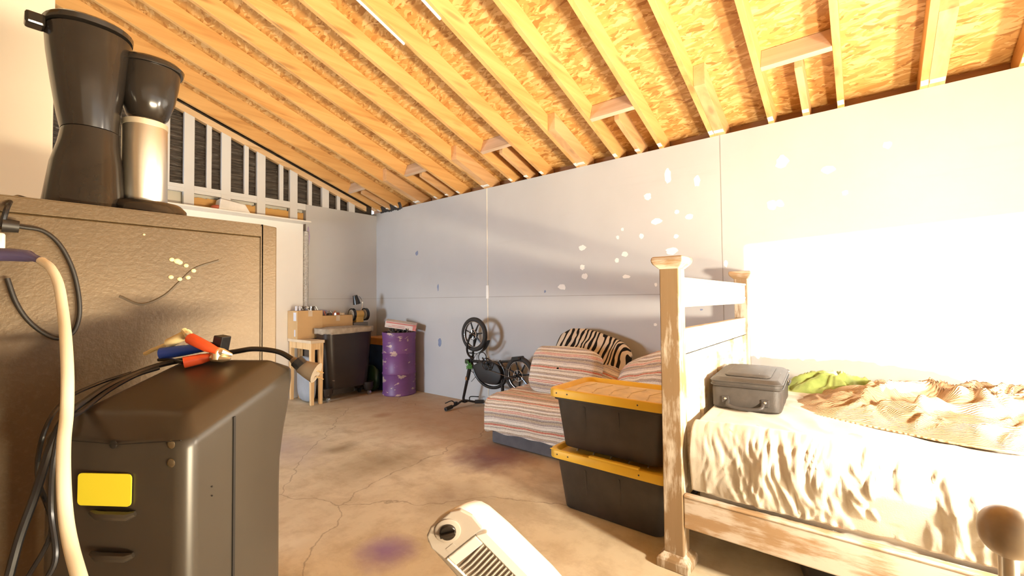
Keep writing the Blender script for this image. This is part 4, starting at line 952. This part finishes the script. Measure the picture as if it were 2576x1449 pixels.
m = MB(); m.loft([el(305, 421, Zc(325), 325, 0.047, YC-0.005), el(305, 421, Zc(312), 312, 0.047, YC-0.005), el(320, 405, Zc(306), 306, 0.035, YC-0.005)]); m.build('carafe_lid', plain('carafe_top', (0.66,0.58,0.44), 0.4, 0.6), cf, smooth=True, ang=50)
m = MB(); m.loft([el(262, 466, CZ+0.002, 500, 0.096), el(264, 464, CZ+0.022, 495, 0.094), el(270, 452, CZ+0.034, 492, 0.082), el(280, 440, CZ+0.0375, 492, 0.06)]); m.build('base_plate', M_blk, cm, smooth=True, ang=60)
m = MB(); m.tube(spl([(at(110,480,1,YC).x, YC, CZ+0.012), (at(70,470,1,YC).x, YC-0.03, CZ+0.012), (at(40,480,1,-4.22).x, -4.22, CZ+0.010), (at(20,500,1,-4.29).x, -4.292, CZ-0.02), (at(5,540,1,-4.30).x, -4.30, CZ-0.06)]), 0.004, 8); m.build('power_cord', M_bk, cm, smooth=True)

# cords hanging by the cabinet
m = MB(); q = -4.285
m.tube(spl([at(x, y, 1, q) for x, y in ((-30,560),(20,567),(60,572),(110,582),(150,615),(180,670),(196,730),(200,790),(185,835),(150,852),(110,838),(70,805),(40,760),(18,700))]), 0.0038, 8)
m.tube([at(5, 566, 1, q-0.01), at(48, 571, 1, q-0.01)], [0.013, 0.011], 12)
tag(m.build('looped_power_cable', plain('black_rubber_cord', (0.02,0.017,0.015), 0.5), smooth=True, ang=60), 'looped black cord hanging in front of the brown cabinet face', 'cord')
m = MB(); m.box((-4.1, -4.31, at(5,650,1,-4.31).z), (at(14,600,1,-4.31).x, -4.277, at(5,585,1,-4.31).z)); tag(m.build('power_strip', M_w2, bevel=0.004), 'white power strip on the cabinet at the left edge', 'power strip')
ext = thing('extension_cord', 'thick white extension cord with purple plug hanging at far left', 'cord', (-3.75, -4.6, 1.1))
m = MB(); m.tube([dp(-25, 640, 0.70), dp(30, 641, 0.70), dp(70, 644, 0.695), dp(84, 648, 0.692), dp(108, 657, 0.685)], [0.0105, 0.0105, 0.0095, 0.006, 0.005], 12); m.build('plug', plain('purple_rubber', (0.10,0.085,0.20), 0.45), ext, smooth=True)
m = MB(); m.tube(spl([dp(104,656,0.686), dp(128,675,0.67), dp(147,715,0.65), dp(158,780,0.62), dp(166,860,0.58), dp(170,950,0.55), dp(168,1040,0.53), dp(161,1110,0.51), dp(160,1200,0.49), dp(166,1300,0.475), dp(180,1380,0.46), dp(205,1470,0.44), dp(240,1600,0.42)]), 0.0062, 10); m.build('cable', plain('cream_cable', (0.80,0.74,0.58), 0.5, var=0.04), ext, smooth=True)
pts = dp(240,1600,0.42); 

# ------------------------------------------------------------------ tall dark appliance in the left foreground
A0 = Vector((-3.475, -4.791, 0)); U = Vector((0.833, 0.553, 0)); V = Vector((-0.534, 0.845, 0))
M_app = plain('charcoal_abs_plastic', (0.050, 0.041, 0.032), 0.33, var=0.12, scale=5)
M_app2 = plain('dark_slot', (0.012, 0.010, 0.009), 0.6)
M_scrw = plain('dark_screw_metal', (0.22, 0.18, 0.12), 0.25, 0.8)
ap = thing('portable_heater', 'tall charcoal plastic appliance with sloping rounded top and yellow sticker', 'appliance', tuple(A0+U*0.12+V*0.1))
LU, LV = 0.214, 0.235
def aloop(q, z, tilt, eu=0.0, r=0.022):
    return [A0 + U*x + V*y + Vector((0,0,z + tilt*max(0.0, x))) for x, y in rr(q, q, LU+eu-q, LV-q, max(0.006, r-q*0.4), 8)]
m = MB()
m.loft([aloop(0.0, 0.0, 0), aloop(0, 0.86, 0), aloop(0, 0.90, 0.02, 0.002), aloop(0, 0.93, 0.10, 0.012), aloop(0.0, 0.955, 0.18, 0.026), aloop(0.0, 0.985, 0.24, 0.036), aloop(0.0005, 0.996, 0.26, 0.036), aloop(0.003, 0.999, 0.265, 0.036), aloop(0.026, 1.0165, 0.27, 0.036), aloop(0.030, 1.0190, 0.27, 0.036), aloop(0.040, 1.0205, 0.27, 0.036, 0.05)])
m.build('casing', M_app, ap, smooth=True, ang=50)
def onp(px, py, P0, nrm):
    d = ray(px, py); return CAM + d*((Vector(P0)-CAM).dot(nrm)/d.dot(nrm))
def onback(px, py, e=0.0): return onp(px, py, A0 - U*e, U)
def onside(px, py, e=0.0): return onp(px, py, A0 - V*e, V)
m = MB(); a, c = onside(591, 1040), onside(585, 1440)
u_ = (a-A0).dot(U); m.obox(A0 + U*u_ + V*0.0 + Vector((0,0,0.505)), 0.0045, 0.004, 1.01, frame(U, V)); m.build('groove', M_app2, ap)
m = MB(); p = [onback(x, y, 0.0012) for x, y in ((196,1190),(330,1193),(328,1278),(194,1271))]
cen = sum(p, Vector())/4
o = MB(); rl_ = []
for cxy, ang0 in ((p[0], 0), (p[1], 1), (p[2], 2), (p[3], 3)):
    rl_.append(cxy)
hy = (p[1]-p[0]); hz = (p[3]-p[0]); w_, h_ = hy.length, hz.length; Fm = frame(hy, -hz)
o.prism([p[0] + hy.normalized()*x + hz.normalized()*y for x, y in rr(0, 0, w_, h_, 0.006)], U*0.0015)
o.build('yellow_sticker', plain('yellow_sticker', (0.90, 0.80, 0.04), 0.6, var=0.03), ap)
for (x, y, w_) in ((285,1294,110), (283,1398,105)):
    m = MB(); m.tube([onback(x-w_/2, y-6, 0.001), onback(x-w_/3, y+3, 0.004), onback(x+w_/3, y+5, 0.004), onback(x+w_/2, y-2, 0.001)], [0.0035,0.006,0.006,0.0035], 8); m.build('handle_rib', M_app, ap, smooth=True)
for (x, y) in ((430,1118), (430,1165), (285,1118)):
    m = MB(); m.blob(onback(x, y, 0.0), 0.0062, 0.0014, 0.0062, frame(V, U), 14, 8); m.build('screw', M_scrw if x == 430 else M_app2, ap, smooth=True)
m = MB(); m.tube([onback(175,1108,0.0008), onback(300,1118,0.0008), onback(455,1108,0.0008)], 0.0008, 6); m.build('seam', M_app2, ap)
m = MB()
for y in (1224, 1247): m.blob(onside(534, y, 0.0005), 0.0012, 0.0012, 0.0012, None, 8, 6)
m.build('vent_dot', M_app2, ap)

# things lying on its top
TZ = lambda P: 1.0205 + 0.27*max(0.0, (P-A0).dot(U))
def ontop(px, py, lift=0.0):
    d = ray(px, py)
    t = (1.0205 + lift + 0.27*(CAM-A0).dot(U) - CAM.z)/(d.z - 0.27*d.dot(U)); P = CAM + d*t
    if (P-A0).dot(U) < 0: t = (1.0205 + lift - CAM.z)/d.z; P = CAM + d*t
    return P
M_redp = plain('red_vinyl', (0.75, 0.10, 0.03), 0.35, var=0.05); M_blue = plain('blue_vinyl', (0.03, 0.09, 0.55), 0.35, var=0.05)
M_brass = plain('clip_metal', (0.78, 0.66, 0.44), 0.3, 0.85)
cl = thing('battery_clip', 'red handled crocodile clip with metal jaws on the charcoal appliance', 'clip', tuple(ontop(530, 890)))
L2 = lambda x, y, l: ontop(x, y, l)
pv = L2(545, 893, 0.018)
m = MB(); m.tube([L2(480,852,0.045), L2(520,872,0.035), L2(548,884,0.026)], [0.0105,0.0095,0.006], 12); m.build('upper_handle', M_redp, cl, smooth=True)
m = MB(); m.tube([L2(462,912,0.011), L2(505,903,0.011), L2(540,896,0.012)], [0.0105,0.0095,0.006], 12); m.build('lower_handle', M_redp, cl, smooth=True)
m = MB(); m.tube([L2(536,882,0.026), L2(560,886,0.022), L2(583,893,0.012)], [0.008,0.007,0.003], 8); m.tube([L2(536,899,0.012), L2(560,903,0.010), L2(580,903,0.008)], [0.008,0.007,0.003], 8); m.tube([pv-Vector((0,0,0.008)), pv+Vector((0,0,0.008))], 0.008, 10); m.build('jaws', M_brass, cl, smooth=True)
m = MB(); m.tube([L2(462,912,0.010), L2(430,905,0.007), L2(400,905,0.004)], 0.0035, 8) ; m.build('lead', M_bk, cl, smooth=True)
cl2 = thing('battery_clip', 'blue handled crocodile clip behind the red one on the charcoal appliance', 'clip', tuple(ontop(460, 885)))
m = MB(); m.tube([L2(405,890,0.014), L2(460,882,0.016), L2(520,873,0.020)], [0.0115,0.0105,0.008], 12); m.build('handle', M_blue, cl2, smooth=True)
m = MB(); m.tube([L2(520,873,0.020), L2(545,868,0.02)], [0.007, 0.004], 8); m.build('jaws', M_brass, cl2, smooth=True)
m = MB(); m.tube([L2(425,864,0.030), L2(475,838,0.050)], [0.0095,0.0085], 10); m.tube([L2(472,842,0.05), L2(462,830,0.058)], [0.006,0.005], 8); m.tube([L2(425,864,0.028), L2(385,880,0.015), L2(365,890,0.006)], 0.004, 8)
tag(m.build('cable_connector', plain('ivory_plastic', (0.80,0.66,0.36), 0.45), smooth=True), 'ivory cable connector sticking up behind the blue clip', 'connector')
m = MB(); bc = L2(556, 868, 0.026); m.obox(bc, 0.024, 0.018, 0.036, frame(U, V) @ rot('X', 0.2)); m.tube([bc, L2(500,862,0.03)], 0.004, 8)
tag(m.build('black_terminal', M_bk, bevel=0.004), 'small black plastic terminal block behind the crocodile clips', 'connector')
# black power cords running over the top and down the left side, ending in a big plug at the right
kc = thing('appliance_cord', 'bundle of black cords crossing the appliance and ending in a large plug', 'cord', tuple(ontop(400, 930)))
pts = [dp(745,903,0.83), dp(700,885,0.84), dp(640,878,0.85), L2(590,885,0.006), L2(480,902,0.006), L2(390,922,0.006), L2(290,962,0.007), L2(220,1005,0.008), dp(165,1050,0.60), dp(125,1130,0.585), dp(90,1240,0.58), dp(50,1350,0.57), dp(20,1460,0.56)]
pts[0] = dp(738, 905, 0.83)
m = MB(); m.tube(spl(pts), 0.0050, 8); m.build('cable', M_bk, kc, smooth=True)
m = MB(); m.tube(spl([L2(400,926,0.004), L2(340,946,0.004), L2(270,985,0.004), L2(205,1035,0.006), dp(160,1065,0.585), dp(135,1160,0.57), dp(128,1280,0.57), dp(140,1400,0.56), dp(110,1470,0.55)]), 0.0034, 8); m.build('thin_cable', M_bk, kc, smooth=True)
m = MB(); m.tube(spl([L2(330,938,0.010), dp(240,968,0.70), dp(160,1010,0.64), dp(110,1090,0.60), dp(95,1200,0.60), dp(130,1330,0.57), dp(60,1470,0.56)]), 0.0028, 8); m.build('thin_cable', M_bk, kc, smooth=True)
Mpl = plain('grey_plug', (0.23,0.19,0.15), 0.45)
m = MB(); m.tube([dp(735,903,0.83), dp(752,918,0.83), dp(757,921,0.83), dp(775,930,0.83), dp(796,938,0.83)], [0.006,0.010,0.013,0.016,0.020], 14); pg = m.build('plug', Mpl, kc, smooth=True, ang=60)
d_ = (dp(796,938,0.83)-dp(757,921,0.83)).normalized()
m = MB()
for s_ in (-1, 1): m.obox(dp(797,940,0.83)+UP*0.006*s_+d_*0.006, 0.014, 0.006, 0.0015, frame(d_, UP.cross(d_)))
m.build('prong', M_brass, pg)
m = MB(); m.tube([dp(746,907,0.826)+d_*k*0.004 for k in range(1)]+[dp(760,921,0.826)], 0.0125, 10); m.build('strain_relief', M_bk, pg, smooth=True)

FAN_TWIST = 0
# ------------------------------------------------------------------ tower fan leaning in the foreground
T = dp(1110, 1268, 1.08)
ax = -(RT*0.62 - UP*0.757 + fwd*0.19).normalized()
HF = (T.z-0.05)/ax.z; Bf = T - ax*HF
wv = (RT*0.777 + UP*0.63 - fwd*0.02); wv = (wv - ax*wv.dot(ax)).normalized()
wv = Matrix.Rotation(math.radians(FAN_TWIST), 3, ax) @ wv
nn = ax.cross(wv)
if nn.dot(CAM-T) < 0: nn = -nn
FM = Matrix((wv, nn, ax)).transposed()
FL = lambda x, y, z: T + FM @ Vector((x, y, z))
fan = thing('tower_fan', 'white tower fan with black dial leaning in the foreground', 'fan', tuple(Bf))
M_fan = plain('white_abs_plastic', (0.66, 0.64, 0.60), 0.4, var=0.03); M_fang = plain('grey_fan_panel', (0.42, 0.37, 0.32), 0.45, var=0.06); M_fand = plain('brown_grey_vent', (0.20, 0.15, 0.11), 0.5)
def floop(hw, yf, yb, z, n=24, sl=0.0):
    out = []
    for i in range(n):
        t = 2*PI*i/n; x = hw*math.copysign(abs(math.cos(t))**0.7, math.cos(t)); s = math.sin(t)
        y = (yf if s > 0 else -yb)*abs(s)**(0.55 if s > 0 else 0.9); out.append(FL(x, y, z - sl*(yf-y)))
    return out
m = MB(); m.loft([floop(0.07, 0.045, 0.06, -HF+0.01), floop(0.080, 0.05, 0.065, -HF+0.12), floop(0.092, 0.055, 0.065, -0.35), floop(0.088, 0.055, 0.050, -0.16, sl=0.1), floop(0.083, 0.053, 0.036, -0.06, sl=0.5), floop(0.077, 0.051, 0.028, -0.026, sl=0.7), floop(0.068, 0.049, 0.020, -0.010, sl=0.8), floop(0.050, 0.046, 0.012, -0.004, sl=0.8), floop(0.02, 0.04, 0.004, -0.002, sl=0.8)])
fb_ = m.build('housing', M_fan, fan, smooth=True, ang=60)
m = MB(); m.prism([FL(x, 0.048, z) for x, z in ((-0.060, -0.088), (0.058, -0.088), (0.062, -0.045), (0.052, -0.014), (0.03, -0.002), (-0.03, -0.002), (-0.052, -0.014), (-0.064, -0.045))], FM @ Vector((0, 0.0095, 0))); cp = m.build('control_panel', M_fang, fan, bevel=0.003)
def dl(r, h0, h1, z=-0.038): return [(r, h0), (r*0.94, h1)]
Md = frame(FM @ Vector((1,0,0)), -(FM @ Vector((0,0,1)))) 
Md = Matrix((FM @ Vector((1,0,0)), -(FM @ Vector((0,0,1))), FM @ Vector((0,1,0)))).transposed()
m = MB(); m.lathe([(0.030, 0.0), (0.031, 0.004), (0.028, 0.0055)], FL(-0.004, 0.0565, -0.034), Md, 32); m.build('dial_ring', M_fang, cp, smooth=True)
m = MB(); m.lathe([(0.0195, 0.0), (0.0195, 0.006), (0.018, 0.008)], FL(-0.004, 0.061, -0.034), Md, 28); m.obox(FL(-0.004, 0.0715, -0.034), 0.036, 0.010, 0.009, FM @ rot('Y', 0.5)); m.build('dial', M_blk, cp, smooth=True, bevel=0.0015)
m = MB(); m.obox(FL(-0.028, 0.0578, -0.074), 0.022, 0.0012, 0.012, FM); m.build('badge', M_fang, cp)
m = MB(); m.prism([FL(x, 0.048, z) for x, z in ((-0.050, -0.12), (0.036, -0.12), (0.036, -HF+0.16), (-0.050, -HF+0.16))], FM @ Vector((0, 0.0085, 0))); gp_ = m.build('grille_recess', M_fand, fan)
m = MB()
for k in range(44):
    z = -0.125-0.0125*k
    if z < -HF+0.18: break
    m.tube([FL(-0.050, 0.0568, z-0.006), FL(-0.02, 0.0608, z-0.003), FL(0.034, 0.0588, z+0.004)], 0.0026, 6)
m.build('grille', M_fan, gp_, smooth=True)
m = MB(); m.prism([FL(x, 0.05, z) for x, z in ((-0.056,-0.088),(-0.050,-0.088),(-0.050,-HF+0.15),(-0.056,-HF+0.15))], FM @ Vector((0,0.012,0))); m.prism([FL(x, 0.05, z) for x, z in ((0.036,-0.088),(0.062,-0.10),(0.062,-HF+0.15),(0.036,-HF+0.15))], FM @ Vector((0,0.012,0))); m.prism([FL(x, 0.05, z) for x, z in ((-0.050,-0.088),(0.036,-0.088),(0.036,-0.118),(-0.050,-0.118))], FM @ Vector((0,0.011,0))); m.build('bezel', M_fan, fan, bevel=0.003)
sx_ = -1
m = MB(); m.loft([[FL(-0.083, y, z) for y, z in ((0.02,-0.06),(-0.045,-0.06),(-0.055,-0.4),(-0.05,-HF+0.2),(0.02,-HF+0.2))], [FL(-0.078, y, z) for y, z in ((0.02,-0.06),(-0.045,-0.06),(-0.055,-0.4),(-0.05,-HF+0.2),(0.02,-HF+0.2))]]); m.build('shaded_side_vent', M_fand, fan, bevel=0.002)  # vented side, its dark brown also painting in the shade there
m = MB(); m.lathe([(0.12, 0.0), (0.125, 0.012), (0.09, 0.03), (0.06, 0.055)], (Bf.x, Bf.y, 0.0), None, 32); m.build('base', M_fan, fan, smooth=True)
# turned knob on a pole close to the lens at the lower right
kb = dp(2534, 1338, 0.76)
kt = thing('post_with_knob', 'rounded grey brown knob on a pole close by at lower right', 'post', (kb.x, kb.y, 0))
m = MB(); m.blob(kb, 0.038, 0.038, 0.044, None, 28, 18, 2.1); m.build('knob', plain('taupe_knob', (0.24,0.18,0.12), 0.35, var=0.35, scale=9), kt, smooth=True, ang=180)
m = MB(); m.lathe([(0.06, 0.0), (0.06, 0.01), (0.014, 0.02), (0.013, kb.z-0.04)], (kb.x, kb.y, 0), None, 20); m.build('pole', M_metal, kt, smooth=True)
# dark plastic bin under the bed
ub = thing('under_bed_box', 'dark low plastic box pushed under the bed', 'storage box', (-1.2, -5.6, 0))
m = MB(); m.loft([[(x, y, z) for x, y in rr(-1.50+q, -6.3+q, -0.8-q, -5.25-q, 0.06)] for z, q in ((0.0, 0.03), (0.11, 0.0))]); m.build('body', M_tk, ub, smooth=True)
m = MB(); m.loft([[(x, y, z) for x, y in rr(-1.52+q, -6.32+q, -0.78-q, -5.23-q, 0.06)] for z, q in ((0.111, 0.0), (0.13, 0.0), (0.14, 0.02))]); m.build('lid', M_tk, ub, smooth=True)
